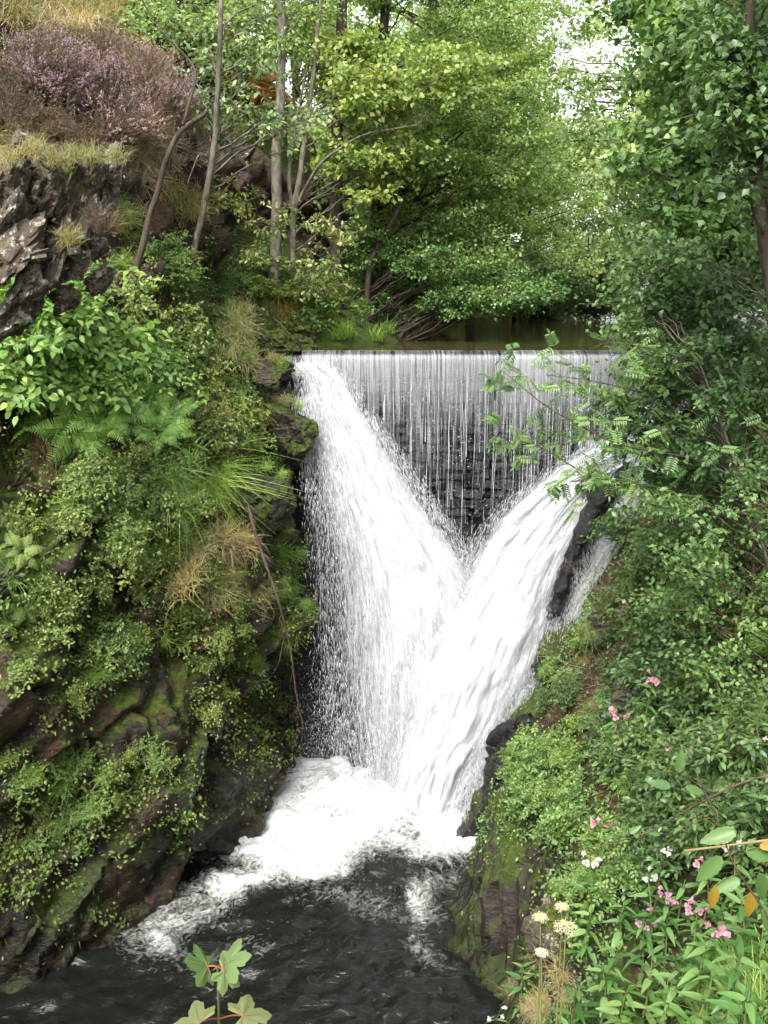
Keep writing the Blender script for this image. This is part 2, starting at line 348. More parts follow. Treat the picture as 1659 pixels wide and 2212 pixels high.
BV_L = BVHTree.FromPolygons(LEFT_V.tolist(), LEFT_F.tolist()); BV_R = BVHTree.FromPolygons(RIGHT_V.tolist(), RIGHT_F.tolist()); BV_U = BVHTree.FromPolygons(UP_V.tolist(), UP_F.tolist())
EYE = Vector((0, 0, CAM_Z))
def hit(xd, yd, which='LRU'):          # where a line of sight meets the land
    d = ray(xd, yd).normalized(); best = None
    for k, b in (('L', BV_L), ('R', BV_R), ('U', BV_U)):
        if k in which:
            l, n, i, q = b.ray_cast(EYE, d)
            if l is not None and (best is None or q < best[2]): best = (l, n if n.dot(d) < 0 else -n, q)
    return best
def ground_z(x, y, which='URL'):
    best = None
    for k, b in (('L', BV_L), ('R', BV_R), ('U', BV_U)):
        if k in which:
            l, n, i, q = b.ray_cast(Vector((x, y, 60)), Vector((0, 0, -1)))
            if l is not None and (best is None or l.z > best): best = l.z
    return 6.5 if best is None else best
# ------------------------------------------------------------------ weir, pools, falls
def watermat(name, base, rough, foam=True, wave=18, bump=.35):
    t = NT(name); pos = t.n('NewGeometry').outputs['Position']
    n = t.noise(pos, wave, 5, .6, .5); n2 = t.noise(t.mapping(pos, (1, 2.2, 1)), wave * .35, 4, .6, .8)
    h = t.math('ADD', t.math('MULTIPLY', n, .4), n2)
    bp = t.n('Bump', Strength=bump, Distance=.06); t.set(bp.inputs['Height'], h)
    p = t.n('BsdfPrincipled', Roughness=rough, IOR=1.33); t.set(p.inputs['Normal'], bp.outputs[0]); p.inputs['Specular IOR Level'].default_value = .5
    p.inputs['Base Color'].default_value = base
    if not foam: return t.out(p.outputs[0])
    a = t.attr('foam')
    w = t.noise(pos, 2.2, 3, .6); wv = t.n('VectorMath', operation='ADD'); t.set(wv.inputs[0], pos); t.set(wv.inputs[1], t.n('TexNoise', Scale=2.5, Detail=3).outputs[1])
    fz = t.noise(wv.outputs[0], 9, 7, .68, 1.2); vo = t.n('TexVoronoi', Scale=9, feature='DISTANCE_TO_EDGE'); t.set(vo.inputs['Vector'], wv.outputs[0])
    lace = t.ramp(vo.outputs['Distance'], [(.0, 1.0), (.14, 0.0)])
    f = t.math('ADD', t.math('MULTIPLY', a, 1.25), t.math('MULTIPLY', t.math('SUBTRACT', fz, .5), 1.5))
    f = t.math('ADD', f, t.math('MULTIPLY', t.math('MULTIPLY', lace, a), .3))
    f = t.ramp(f, [(.30, 0.0), (.52, .18), (.75, .55), (1.0, .97)])
    d = t.n('BsdfPrincipled', Roughness=.65); t.set(d.inputs['Base Color'], t.ramp(a, [(.3, (.48, .50, .46, 1)), (.9, (.62, .64, .64, 1))])); t.set(d.inputs['Normal'], bp.outputs[0])
    m = t.n('MixShader'); t.set(m.inputs[0], f); t.t.links.new(p.outputs[0], m.inputs[1]); t.t.links.new(d.outputs[0], m.inputs[2])
    return t.out(m.outputs[0])
M_POOL = watermat('dark_river_water', (.008, .009, .007, 1), .08, True, 14, .45)
M_UPPER = watermat('calm_brown_water', (.055, .048, .018, 1), .06, False, 7, .05)

# plunge pool
xs = np.concatenate([np.arange(-9, -5, .3), np.arange(-5, 2.4, .045)]); ys = np.concatenate([np.arange(1.5, 8, .25), np.arange(8, 15.2, .045)])
X, Y = np.meshgrid(xs, ys, indexing='ij'); p = np.stack([X.ravel(), Y.ravel(), 0 * X.ravel()], 1)
w = p + .35 * np.stack([vnoise(p * 1.3, 3), vnoise(p * 1.3, 8), 0 * p[:, 0]], 1)
front = 11.25 + .35 * np.sin(w[:, 0] * 1.7 + .6) + .25 * vnoise(w * 1.4, 12) + .35 * np.clip(np.abs(w[:, 0] + .4) - 1.6, 0, 2)
core = sstep(-.7, 1.5, w[:, 1] - front)
def blob(cx, cy, rx, ry, rot):
    c, s = math.cos(rot), math.sin(rot); dx, dy = w[:, 0] - cx, w[:, 1] - cy
    u, v = (dx * c + dy * s) / rx, (-dx * s + dy * c) / ry; return np.exp(-(u * u + v * v))
foam = np.maximum.reduce([core, .85 * blob(-2.1, 11.15, 1.1, .5, .75), .55 * blob(-2.5, 10.35, .6, .9, .1), .34 * blob(-2.0, 9.7, .7, .8, 0), .62 * blob(.6, 11.1, .5, .7, .2), .42 * blob(.6, 10.3, .4, 1.0, 0), .30 * blob(-.2, 10.9, 1.7, .6, 0), .12 * blob(-1, 9.6, 3, 1.8, 0)])
foam = foam * (.85 + .25 * vnoise(w * 2.5, 21))
boil = np.exp(-((p[:, 0] - .35) ** 2 / 1.9 + (p[:, 1] - 13.5) ** 2 / 1.3))
turb = .35 + .65 * foam
z = (.05 * fbm(p * np.array([3.2, 4.2, 1]), 3, 33) + .018 * (1 - 2 * np.abs(vnoise(w * np.array([9, 11, 1]), 35)))) * (1 - .4 * foam) + .11 * np.abs(fbm(w * 2.6, 4, 55)) * foam + .34 * boil * (1 + .5 * vnoise(p * 3, 4)) + .045 * fbm(w * 8, 3, 91) * foam
z += .10 * foam * vnoise(w * 1.2, 71)
p[:, 2] = z
lower_pool = obj('plunge_pool_water', mesh('plunge_pool_water', p, grid_faces(len(xs), len(ys)), M_POOL, attrs={'foam': np.clip(foam, 0, 1)}), kind='structure')
# upper pool
CREST = 6.85
xs = np.concatenate([np.arange(-3, 8, .25), np.arange(8, 42, 1.5)]); ys = np.concatenate([np.arange(14.62, 34, .3), np.arange(34, 130, 3)])
X, Y = np.meshgrid(xs, ys, indexing='ij'); p = np.stack([X.ravel(), Y.ravel(), 0 * X.ravel()], 1)
p[:, 2] = CREST + .035 + .003 * vnoise(p * 2, 2)
upper_pool = obj('upper_pool_water', mesh('upper_pool_water', p, grid_faces(len(xs), len(ys)), M_UPPER), kind='structure')

# weir of rough stone courses
weir = obj('weir', None, loc=(1.4, 14.6, 0), label='tall dark stone weir wall behind the thin curtain of falling water', cat='weir')
def boxes(items, jit=.012, bev=.018):   # chamfered, slightly irregular blocks: list of (centre, half size)
    B = Buf()
    for c, h in items:
        sg = np.array([[x, y, z] for x in (-1, 1) for y in (-1, 1) for z in (-1, 1)], float)
        V = sg * (np.asarray(h)) + rng.normal(0, jit, (8, 3)); B.add(V + c, [[0, 1, 3, 2], [4, 6, 7, 5], [0, 4, 5, 1], [2, 3, 7, 6], [0, 2, 6, 4], [1, 5, 7, 3]])
    return B
core_b = Buf(); core_b.add([[-1.9, 14.66, -1], [4.7, 14.66, -1], [4.7, 14.66, CREST - .1], [-1.9, 14.66, CREST - .1], [-1.9, 15.3, -1], [4.7, 15.3, -1], [4.7, 15.3, CREST - .12], [-1.9, 15.3, CREST - .12]],
                           [[0, 1, 2, 3], [3, 2, 6, 7], [0, 3, 7, 4], [1, 5, 6, 2], [4, 7, 6, 5]])
obj('wall_core', core_b.make('wall_core', M_STONE, False, (1.4, 14.6, 0)), weir)
crown = Buf()
xs = np.linspace(-1.7, 4.5, 90); prof_c = [(14.5, -.32), (14.5, -.12), (14.54, -.04), (14.62, -.005), (14.75, 0), (15.2, -.02), (15.3, -.4)]
Vc = np.array([[x, y + .02 * math.sin(x * 5), CREST - .01 + z + .014 * math.sin(x * 2.3 + 1) + .008 * math.sin(x * 9)] for x in xs for y, z in prof_c]); crown.add(Vc, grid_faces(len(xs), len(prof_c))[:, ::-1])
obj('crest', crown.make('crest', M_STONE, True, (1.4, 14.6, 0)), weir)
zrow = CREST - .42
while zrow > 2.8:                      # only the courses the falls leave in view
    hgt = random.uniform(.13, .18); x = -1.4 + random.uniform(0, .3); ctr = 1.15
    while x < 4.3:
        wd = random.uniform(.2, .5)
        lim_l = -1.2 + (CREST - zrow) * .56; lim_r = 4.2 - max(0, CREST - 1.2 - zrow) * 1.05
        if x + wd > lim_l - .2 and x < lim_r + .2:
            dy = random.uniform(-.06, .05)
            bb = boxes([((0, 0, 0), (wd / 2 - .016, .1, hgt / 2 - .013))], .02)
            obj('stone_block', bb.make('stone_block', M_STONE, False), weir, loc=(x + wd / 2 - 1.4, dy, zrow - hgt / 2))
        x += wd
    zrow -= hgt

def chute_mat(name, sx, sy, seed, lo=.30, hi=1.05, top=1.0):
    t = NT(name); uv = t.n('UVMap').outputs[0]; m = t.n('Mapping'); t.set(m.inputs['Vector'], uv); m.inputs['Scale'].default_value = (sx, sy, 1); m.inputs['Location'].default_value = (seed, seed * .7, seed)
    wp = t.n('VectorMath', operation='ADD'); t.set(wp.inputs[0], m.outputs[0]); nv = t.n('TexNoise', Scale=.35, Detail=2); t.set(nv.inputs['Vector'], m.outputs[0]); t.set(wp.inputs[1], nv.outputs[1])
    n = t.noise(wp.outputs[0], 1.0, 7, .7, .3)
    m2 = t.n('Mapping'); t.set(m2.inputs['Vector'], uv); m2.inputs['Scale'].default_value = (sx * 3.2, sy * 2.6, 1)
    n2 = t.noise(m2.outputs[0], 1.0, 3, .6)
    a = t.math('ADD', t.math('ADD', t.attr('dens'), t.math('MULTIPLY', t.math('SUBTRACT', n, .5), 1.7)), t.math('MULTIPLY', t.math('SUBTRACT', n2, .5), 1.0))
    al = t.ramp(a, [(lo, 0.0), (hi if hi <= 1 else 1.0, top)])
    d = t.n('BsdfPrincipled', Roughness=.5); d.inputs['Base Color'].default_value = (.60, .62, .63, 1); d.inputs['Specular IOR Level'].default_value = .3
    bp = t.n('Bump', Strength=.18, Distance=.06); t.set(bp.inputs['Height'], n); t.set(d.inputs['Normal'], bp.outputs[0])
    tl = t.n('BsdfTranslucent'); tl.inputs['Color'].default_value = (.61, .63, .64, 1)
    mx = t.n('MixShader'); mx.inputs[0].default_value = .3; t.t.links.new(d.outputs[0], mx.inputs[1]); t.t.links.new(tl.outputs[0], mx.inputs[2])
    tr = t.n('BsdfTransparent'); mm = t.n('MixShader'); t.set(mm.inputs[0], al); t.t.links.new(tr.outputs[0], mm.inputs[1]); t.t.links.new(mx.outputs[0], mm.inputs[2])
    return t.out(mm.outputs[0])
CH = {
 'left': [(630, 783, 700, 783, 14.45), (646, 808, 742, 815, 14.2), (658, 880, 778, 880, 14.05), (668, 960, 830, 960, 13.95), (680, 1040, 890, 1050, 13.85), (694, 1120, 945, 1130, 13.75), (704, 1220, 1005, 1230, 13.65),
          (712, 1320, 1040, 1330, 13.55), (716, 1420, 1050, 1430, 13.5), (726, 1520, 1050, 1530, 13.45), (745, 1620, 1040, 1630, 13.4), (780, 1740, 1040, 1740, 13.35)],
 'right': [(1440, 815, 1530, 880, 14.3), (1335, 925, 1400, 1000, 14.1), (1220, 1000, 1305, 1045, 13.95), (1110, 1085, 1262, 1125, 13.8), (1030, 1175, 1232, 1205, 13.65), (975, 1260, 1205, 1290, 13.5), (920, 1350, 1200, 1345, 13.35),
           (880, 1450, 1165, 1450, 13.2), (850, 1550, 1115, 1560, 13.15), (830, 1640, 1065, 1650, 13.1), (820, 1760, 1000, 1790, 13.05)],
 'second': [(1420, 950, 1500, 960, 13.9), (1322, 1070, 1425, 1085, 13.7), (1284, 1160, 1375, 1180, 13.55), (1240, 1255, 1330, 1265, 13.4), (1190, 1345, 1285, 1340, 13.25), (1150, 1430, 1205, 1420, 13.15), (1100, 1530, 1140, 1540, 13.1)],
 'low': [(1090, 1480, 1165, 1480, 13.0), (1060, 1560, 1118, 1570, 12.9), (1020, 1640, 1075, 1655, 12.8), (985, 1730, 1060, 1740, 12.65), (965, 1830, 1045, 1850, 12.45)],
}
falls = obj('waterfall', None, loc=(.3, 13.6, 0), label='white waterfall pouring in a V down both sides of the dark weir', cat='waterfall')
FO = np.array([.3, 13.6, 0])
def chute(key, nu, nv, off, bulge, mat, name, dscale=1.0, seed=0, edge=.22):
    R = CH[key]; t = np.linspace(0, 1, len(R)); tt = np.linspace(0, 1, nv)
    Lp = np.array([at(r[0], r[1], r[4]) for r in R]); Rp = np.array([at(r[2], r[3], r[4]) for r in R])
    A = smooth1(np.stack([np.interp(tt, t, Lp[:, k]) for k in range(3)], 1), 6); B = smooth1(np.stack([np.interp(tt, t, Rp[:, k]) for k in range(3)], 1), 6)
    u = np.linspace(0, 1, nu); Pt = A[None] * (1 - u)[:, None, None] + B[None] * u[:, None, None]
    flow = np.r_[0, np.cumsum(np.linalg.norm(np.diff((A + B) / 2, axis=0), axis=1))]; wid = np.linalg.norm(B - A, axis=1)
    U = u[:, None] * wid.mean() + 0 * flow[None]; Vv = flow[None] + 0 * u[:, None]
    q = np.stack([U * 5, Vv * 1.1, 0 * U + seed], -1).reshape(-1, 3)
    b = bulge * np.sin(np.pi * u)[:, None] ** .7 * wid[None] * .25
    dy = (-off - b).ravel() - .08 * fbm(q, 4, 5 + seed) - .02 * fbm(q * np.array([3, 3, 1]), 3, 50 + seed)
    F = Pt.reshape(-1, 3).copy(); F[:, 1] += dy
    e = np.minimum(u, 1 - u)[:, None] + 0 * flow[None]; g = (.5 + .5 * vnoise(q * .6, 31 + seed)).reshape(e.shape)
    D = sstep(0, edge, e + .0) * dscale
    return F, U, Vv, D, A, B, tt, (nu, nv)
def chute_obj(key, name, label, layers, densf, sx=14, sy=1.5, nu=70, nv=150):
    for li, (off, ds) in enumerate(layers):
        F, U, Vv, D, A, B, tt, (a, b) = chute(key, nu, nv, off, .5, None, name, ds, seed=li * 13 + len(key))
        u = np.linspace(0, 1, nu)[:, None] + 0 * tt[None]; T = tt[None] + 0 * u
        D = densf(u, T, D, ds)
        o = obj(name, mesh(name, F - FO, grid_faces(a, b), chute_mat(name + '_water_%d' % li, sx, sy, 3.7 * li + len(key)), attrs={'dens': D.ravel()}, uv=np.stack([U.ravel(), Vv.ravel()], 1)), falls)
        if li == 0 and label: o['label'] = label
def d_left(u, t, D, ds):               # thin and ragged on the outer side, solid towards the middle
    return np.clip(.55 * ds * sstep(.38, .62, t) * sstep(.3, .65, u) + ds * (.40 + .75 * sstep(.10, .72, u + .22 * (1 - t) * sstep(0, .25, t)) + .12 * (1 - sstep(.05, .3, t))) * sstep(-.02, .16, u) * sstep(0, .05 + .16, 1 - u + .05) , 0, 1.9)
def d_right(u, t, D, ds):
    return np.clip(.45 * ds * sstep(.4, .65, t) * (1 - sstep(.45, .8, u)) * sstep(.05, .3, u) + ds * (1.2 + .3 * sstep(.3, .55, t) * (1 - sstep(.3, .8, u)) - .35 * sstep(.45, 1, u) * sstep(.1, .5, t)) * sstep(-.05 - .1 * sstep(.3, .6, t), .14 + .42 * sstep(.3, .6, t), u) * sstep(-.02, .18, 1 - u), 0, 1.4)
def d_thin(u, t, D, ds): return np.clip(ds * .8 * sstep(-.05, .3, u) * sstep(-.05, .3, 1 - u), 0, 1.2)
chute_obj('left', 'left_chute', 'white water arching from the left end of the weir', [(0, 1.1), (.12, .85), (.25, .62)], d_left, 30, 1.7)
chute_obj('right', 'right_chute', 'white water sweeping in from the right', [(0, 1.1), (.12, .9), (.25, .62)], d_right, 26, 2.0, nv=150)
chute_obj('second', 'side_cascade', 'narrow cascade behind the dark rock rib', [(0, 1.0), (.1, .75)], d_thin, nu=50)
chute_obj('low', 'thin_spray', 'thin streaks of water running over black rock', [(0, .78), (.08, .6)], d_thin, sx=24, nu=50)

# thin curtain over the weir
def veil(off, name, matn, dens0, seed, sx=20, sy=.55):
    nu, nv = 220, 70; x = np.linspace(-1.25, 4.25, nu); hh = np.linspace(0, 1, nv)
    zl = 1.6; s = hh * 4.9
    Y = np.where(s < .28, 14.72 - .30 * np.sin(np.clip(s / .28, 0, 1) * np.pi / 2), 14.42 - .05 * (s - .28)) - off
    Z = np.where(s < .28, CREST + .045 - .12 * (1 - np.cos(np.clip(s / .28, 0, 1) * np.pi / 2)), CREST - .075 - (s - .28))
    Xg = x[:, None] + 0 * Z[None]; q = np.stack([Xg * 7, 0 * Xg + Z[None] * .8, 0 * Xg + seed], -1).reshape(-1, 3)
    Vv = np.stack([Xg, Y[None] + 0 * Xg, Z[None] + 0 * Xg], -1).reshape(-1, 3); Vv[:, 1] -= .025 * fbm(q, 3, seed) * np.repeat(sstep(.1, .5, s)[None], nu, 0).ravel()
    D = dens0 + .35 * (1 - sstep(.1, 1.7, s)) - .10 * sstep(1.2, 2.6, s) + .0 * s
    D = D[None] + .10 * vnoise(np.stack([x * 1.3, 0 * x, 0 * x + seed], 1), 4)[:, None]
    D = np.where(s[None] < .16, D - .25, D)
    obj(name, mesh(name, Vv - FO, grid_faces(nu, nv), chute_mat(matn, sx, sy, seed, .24, 1.0, .72), attrs={'dens': D.ravel()}, uv=np.stack([Xg.ravel(), (0 * Xg + s[None]).ravel()], 1)), falls)
veil(0, 'water_curtain', 'thin_curtain_water', .24, 2, 42, .7)
veil(.06, 'water_curtain', 'outer_curtain_water', .14, 9, 26, .4)

# strings of falling water in front of the wall, and thrown drops
t = NT('drop_water'); p_ = t.n('BsdfPrincipled', Roughness=.25); p_.inputs['Base Color'].default_value = (.72, .74, .76, 1); tr_ = t.n('BsdfTransparent'); mx_ = t.n('MixShader'); mx_.inputs[0].default_value = .62; t.t.links.new(tr_.outputs[0], mx_.inputs[1]); t.t.links.new(p_.outputs[0], mx_.inputs[2]); M_DROP = t.out(mx_.outputs[0])
B = Buf()
for k in range(150):
    x = random.uniform(-.95, 4.1); y = 14.38 - random.uniform(0, .12); z0 = CREST - random.uniform(.1, .9); ln = random.uniform(.6, 3.6)
    n = max(6, int(ln / .12)); zz = z0 - np.linspace(0, ln, n); r = np.abs(.002 + .005 * fbm(np.c_[zz * 3 + k * 9, zz * 0, zz * 0 + k], 2, 1)) * random.uniform(.4, 1.0)
    B.tube(np.c_[x + .02 * fbm(np.c_[zz * .7, zz * 0 + k, zz * 0], 2, 5), y - .03 * (z0 - zz), zz], r, 4)
obj('water_string', B.make('water_string', M_DROP, True, FO), falls, kind='stuff')
def drops(P, D, L, W):
    TV = np.array([[1, 0, 0], [-.7, .55, 0], [-.7, -.3, .45], [-.5, -.3, -.45]], float); TF = np.array([[0, 1, 2], [0, 2, 3], [0, 3, 1], [3, 2, 1]])
    D = nrm(D); S = nrm(np.cross(D, np.array([.1, 1, .05]))); U = np.cross(S, D); L = L[:, None, None]; W = W[:, None, None]
    V = P[:, None] + L * TV[None, :, :1] * D[:, None] + W * TV[None, :, 1:2] * S[:, None] + W * TV[None, :, 2:] * U[:, None]
    return V.reshape(-1, 3), (TF[None] + (np.arange(len(P)) * 4)[:, None, None]).reshape(-1, 3)
B = Buf()
def spray(key, n, spread, back=0, umin=-.12, umax=1.12, fall=.6, lmin=.02, lmax=.09, tmin=0):
    R = CH[key]; t = np.linspace(0, 1, len(R)); tt = tmin + (1 - tmin) * rng.random(n); u = rng.uniform(umin, umax, n)
    Lp = np.array([at(r[0], r[1], r[4]) for r in R]); Rp = np.array([at(r[2], r[3], r[4]) for r in R])
    A = np.stack([np.interp(tt, t, Lp[:, k]) for k in range(3)], 1); C = np.stack([np.interp(tt, t, Rp[:, k]) for k in range(3)], 1)
    A2 = np.stack([np.interp(tt + .02, t, Lp[:, k]) for k in range(3)], 1); C2 = np.stack([np.interp(tt + .02, t, Rp[:, k]) for k in range(3)], 1)
    P = A + (C - A) * u[:, None]; Q = A2 + (C2 - A2) * u[:, None]; D = nrm(Q - P) * (1 - fall) + np.array([0, -.1, -1]) * fall + rng.normal(0, .15, (n, 3))
    P = P + rng.normal(0, .05, (n, 3)); P[:, 1] -= rng.random(n) ** 1.5 * spread + .12 + back
    V, F = drops(P, D, rng.uniform(lmin, lmax, n), rng.uniform(.0018, .005, n) * rng.choice([1, 1, 1, 1.7], n)); B.add(V, F)
spray('left', 11000, .45); spray('left', 9500, .3, 0, -.06, .4, .9, lmin=.03, lmax=.12, tmin=.15); spray('right', 11000, .45); spray('left', 6000, .3, 0, .84, 1.14, .5, tmin=.2); spray('right', 6000, .3, 0, -.16, .14, .5); spray('right', 6000, .3, 0, .7, 1.15, .8, tmin=.3); spray('second', 5000, .2); spray('low', 6000, .2, 0, -.2, 1.1, .8)
# splashes bouncing off the stone courses, and fine mist where the arms meet
n = 2600; P = np.c_[rng.uniform(-.9, 4.1, n), rng.uniform(14.36, 14.46, n), CREST - .3 - 3.6 * rng.random(n)]; P = P[(P[:, 0] > -1.2 + (CREST - P[:, 2]) * .5) & (P[:, 0] < 4.2 - np.maximum(0, CREST - 1.2 - P[:, 2]) * .95)]; P = P[vnoise(P * np.array([5, 1, 7]), 7) > -.1]; n = len(P)
V, F = drops(P, np.where(rng.random((n, 1)) < .5, [[1, 0, .1]], [[.1, -.1, -1]]) + rng.normal(0, .2, (n, 3)), rng.uniform(.008, .030, n), rng.uniform(.004, .012, n)); B.add(V, F)
def puff(c, sd, n):
    P = rng.normal(0, 1, (n, 3)) * sd + c; P = P[P[:, 2] > .02]; n = len(P); V, F = drops(P, rng.normal(0, .4, (n, 3)) + [0, 0, -1], rng.uniform(.006, .03, n), rng.uniform(.002, .005, n)); B.add(V, F)
puff((.2, 13.0, .35), (.85, .4, .32), 8000); puff((.55, 13.35, 3.3), (.34, .2, .5), 5500); puff((-.9, 13.5, 1.0), (.25, .2, .8), 3000)
obj('spray_drops', B.make('spray_drops', M_DROP, True, FO), falls, kind='stuff')
# ------------------------------------------------------------------ rock behind the falls, crag and boulders
def rock(name, c, size, rot, mat, label, seed, cat='boulder', parent=None, n=34, cut=7, amp=.10):
    th = np.linspace(0, np.pi, n); ph = np.linspace(0, 2 * np.pi, n * 2 - 1)
    T, Pq = np.meshgrid(th, ph, indexing='ij'); S = np.stack([np.sin(T) * np.cos(Pq), np.sin(T) * np.sin(Pq), np.cos(T)], -1).reshape(-1, 3)
    r_ = np.random.default_rng(seed); rad = np.full(len(S), 1.0)
    for k in range(cut):                 # planes knock flat facets off the ball
        nn = r_.normal(0, 1, 3); nn /= np.linalg.norm(nn); h = r_.uniform(.5, .82); dn = S @ nn
        rad = np.where(dn > .02, np.minimum(rad, h / np.maximum(dn, .02)), rad)
    V = S * rad[:, None]; v1, e1 = facets(V * 1.7 + seed, seed, .9); v2, e2 = facets(V * 4.2 + seed, seed + 5, .9); V = V * (1 + amp * (2.2 * v1 + .9 * v2 - .5 * np.exp(-(e1 / .06) ** 2) + .4 * fbm(V * 4 + seed, 3, seed)))[:, None]
    V = V * np.asarray(size, float); R = np.array(Matrix.Rotation(rot[2], 3, 'Z') @ Matrix.Rotation(rot[1], 3, 'Y') @ Matrix.Rotation(rot[0], 3, 'X')); V = V @ R.T
    me = mesh(name, V, grid_faces(n, n * 2 - 1)[:, ::-1], mat, False)
    if parent is not None: return obj(name, me, parent, loc=Vector(c) - parent.location)
    return obj(name, me, loc=c, label=label, cat=cat)
# soaked rock that the chutes run over
def apron(key, back, widen, name, label):
    F, U, Vv, D, A, B, tt, (a, b) = chute(key, 46, 120, -back, .3, None, name, 1, 77)
    mid = (A + B) / 2; A2 = mid + (A - mid) * widen; B2 = mid + (B - mid) * widen; u = np.linspace(0, 1, 46)
    P = A2[None] * (1 - u)[:, None, None] + B2[None] * u[:, None, None]; P = P.reshape(-1, 3)
    e = np.abs(u - .5)[:, None] * 2 + 0 * tt[None]
    P[:, 1] += back + .5 * (e.ravel() ** 3) + rockdisp(P * 1.4, .45, 300 + len(key))
    obj(name, mesh(name, P, grid_faces(46, 120), M_WETR), label=label, cat='rock')
apron('left', .28, 1.12, 'wet_rock_ledge', 'black soaked rock ledge under the left arm of the waterfall')
apron('right', .30, 1.15, 'wet_rock_ledge', 'black soaked rock ledge under the right arm of the waterfall')
apron('low', .22, 1.7, 'wet_rock_ledge', 'black rock foot with thin water streaks right of the falls')
apron('second', .25, 1.5, 'wet_rock_ledge', 'black rock under the narrow cascade on the far right')
rb = Buf(); P = np.array([at(x, y, Yv) for x, y, Yv in [(1330, 1010, 13.75), (1300, 1050, 13.5), (1262, 1130, 13.35), (1236, 1200, 13.2), (1213, 1265, 13.1), (1195, 1330, 13.1)]]); P, _, _ = polyline_sample(P, 60)
th = np.arange(14) / 14 * 2 * np.pi; V = P[:, None] + np.stack([.17 * np.cos(th), .25 * np.sin(th), .08 * np.cos(th)], -1)[None] * np.linspace(1.15, .5, 60)[:, None, None]
V = V.reshape(-1, 3); V += nrm(V - np.repeat(P, 14, 0)) * (.10 * fbm(V * 3, 4, 8) + .10 * (cells(V * 4, 5)[2] - .5))[:, None]
i = np.arange(59)[:, None] * 14; j = np.arange(14)[None]; k = (j + 1) % 14
obj('rock_rib', mesh('rock_rib', V, np.stack([i + j, i + k, i + 14 + k, i + 14 + j], -1).reshape(-1, 4), M_WETR), label='narrow black rock rib slanting between the two right cascades', cat='rock')
# crag with pale lichen at the upper left
crag = obj('rock_crag', None, loc=at(110, 640, 9.3), label='pale lichened rock crag overhanging under the heather at upper left', cat='crag')
CR = [(10, 400, 9.0, (.42, .4, .28), -.95), (55, 350, 9.2, (.34, .4, .24), -.8), (15, 480, 8.95, (.34, .4, .2), -.9), (20, 560, 8.8, (.46, .4, .20), -.85), (60, 610, 8.9, (.30, .35, .16), -.8), (100, 440, 9.2, (.17, .4, .36), .45), (128, 520, 9.2, (.14, .35, .44), .45),
      (150, 420, 9.35, (.15, .35, .34), .42), (178, 460, 9.4, (.14, .3, .34), .42), (205, 400, 9.5, (.15, .3, .32), .40), (240, 380, 9.7, (.14, .25, .32), .40), (225, 460, 9.6, (.12, .25, .22), .3), (200, 530, 9.5, (.17, .22, .16), -.5), 
      (160, 580, 9.45, (.16, .2, .13), -.6), (110, 600, 9.3, (.18, .25, .13), -.6), (215, 600, 9.7, (.19, .22, .14), -.5), (140, 645, 9.4, (.18, .2, .12), -.6), (35, 680, 9.1, (.32, .3, .2), -.8)]
for q, (x, y, Yv, s_, r) in enumerate(CR): rock('rock_slab', at(x, y, Yv + .12), s_, (random.uniform(-.2, .3), r, random.uniform(0, .4)), M_CRAG, None, 40 + q, parent=crag, cut=10, n=24, amp=.13)
# separate blocks standing out of the left cliff
for q, (x, y, s_) in enumerate([(30, 1040, .28), (90, 1090, .2), (130, 1000, .18), (40, 1160, .26), (110, 1180, .2), (20, 1250, .24), (170, 1440, .2), (330, 1400, .18), (500, 1480, .22), (60, 2040, .25), (620, 1000, .22), (570, 960, .2), (640, 1380, .16), (600, 1340, .18), (460, 300, .3), (520, 340, .35), (490, 420, .35), (545, 460, .3), (440, 500, .3), (520, 530, .3), (330, 600, .25), (600, 660, .3)]):
    h = hit(x, y, 'L')
    if h: rock('rock_block', h[0] - h[1] * s_ * .4, (s_ * random.uniform(.9, 1.4), s_ * .8, s_ * random.uniform(.4, .6)), (random.uniform(-.2, .3), random.uniform(-.95, -.6), random.uniform(-.3, .4)), M_UPROCK if y < 700 else M_CLIFF, None, 500 + q, parent=left_cliff, cut=10, n=22, amp=.13)
rock('buttress_rock', at(585, 1075, 12.4), (.52, .45, .36), (.3, .75, .2), M_BOULD, 'grey slanting rock block jutting out beside the left chute', 71, cut=9)
rock('buttress_rock', at(628, 925, 13.5), (.36, .45, .46), (.2, -.5, .4), M_BOULD, 'mossy rock block just below the left end of the weir', 72, cut=9)
rock('buttress_rock', at(598, 800, 13.7), (.36, .4, .22), (.2, -.2, .4), M_BOULD, 'brown rock ledge left of where the chute begins', 73, cut=9)
rock('boulder', at(600, 752, 15.0), (.45, .4, .28), (.1, .2, .4), M_BOULD, 'low dark rock in the hollow at the left end of the weir crest', 82)
rock('boulder', at(655, 748, 15.3), (.30, .3, .2), (.1, .2, .9), M_BOULD, 'small dark stone at the water line above the left chute', 83)
rock('boulder', at(1090, 1950, 10.75), (.62, .7, 1.0), (.1, .25, .3), M_BOULD, 'large dark mossy boulder at the edge of the plunge pool', 74, n=56, cut=8)
rock('boulder', at(1180, 1860, 10.6), (.7, .6, .75), (.3, -.2, .3), M_BOULD, 'mossy rock hump behind the pool edge boulder', 75, n=50)
rock('boulder', at(1190, 2010, 8.0), (.26, .3, .3), (.3, -.2, .3), M_CRAG, 'grey lichened stone behind the white umbel flower heads', 76)
rock('boulder', at(1385, 1890, 7.3), (.26, .3, .2), (.1, .1, .3), M_CRAG, 'grey lichened stone among the flowering stems on the right', 77)
rock('boulder', at(1120, 1640, 12.2), (.5, .5, .8), (.1, .4, .3), M_WETR, 'black dripping rock at the right foot of the falls', 78)
rock('boulder', at(1230, 1420, 12.9), (.45, .5, .6), (.1, .4, .1), M_BOULD, 'dark rock shoulder where the right cascade narrows', 79)
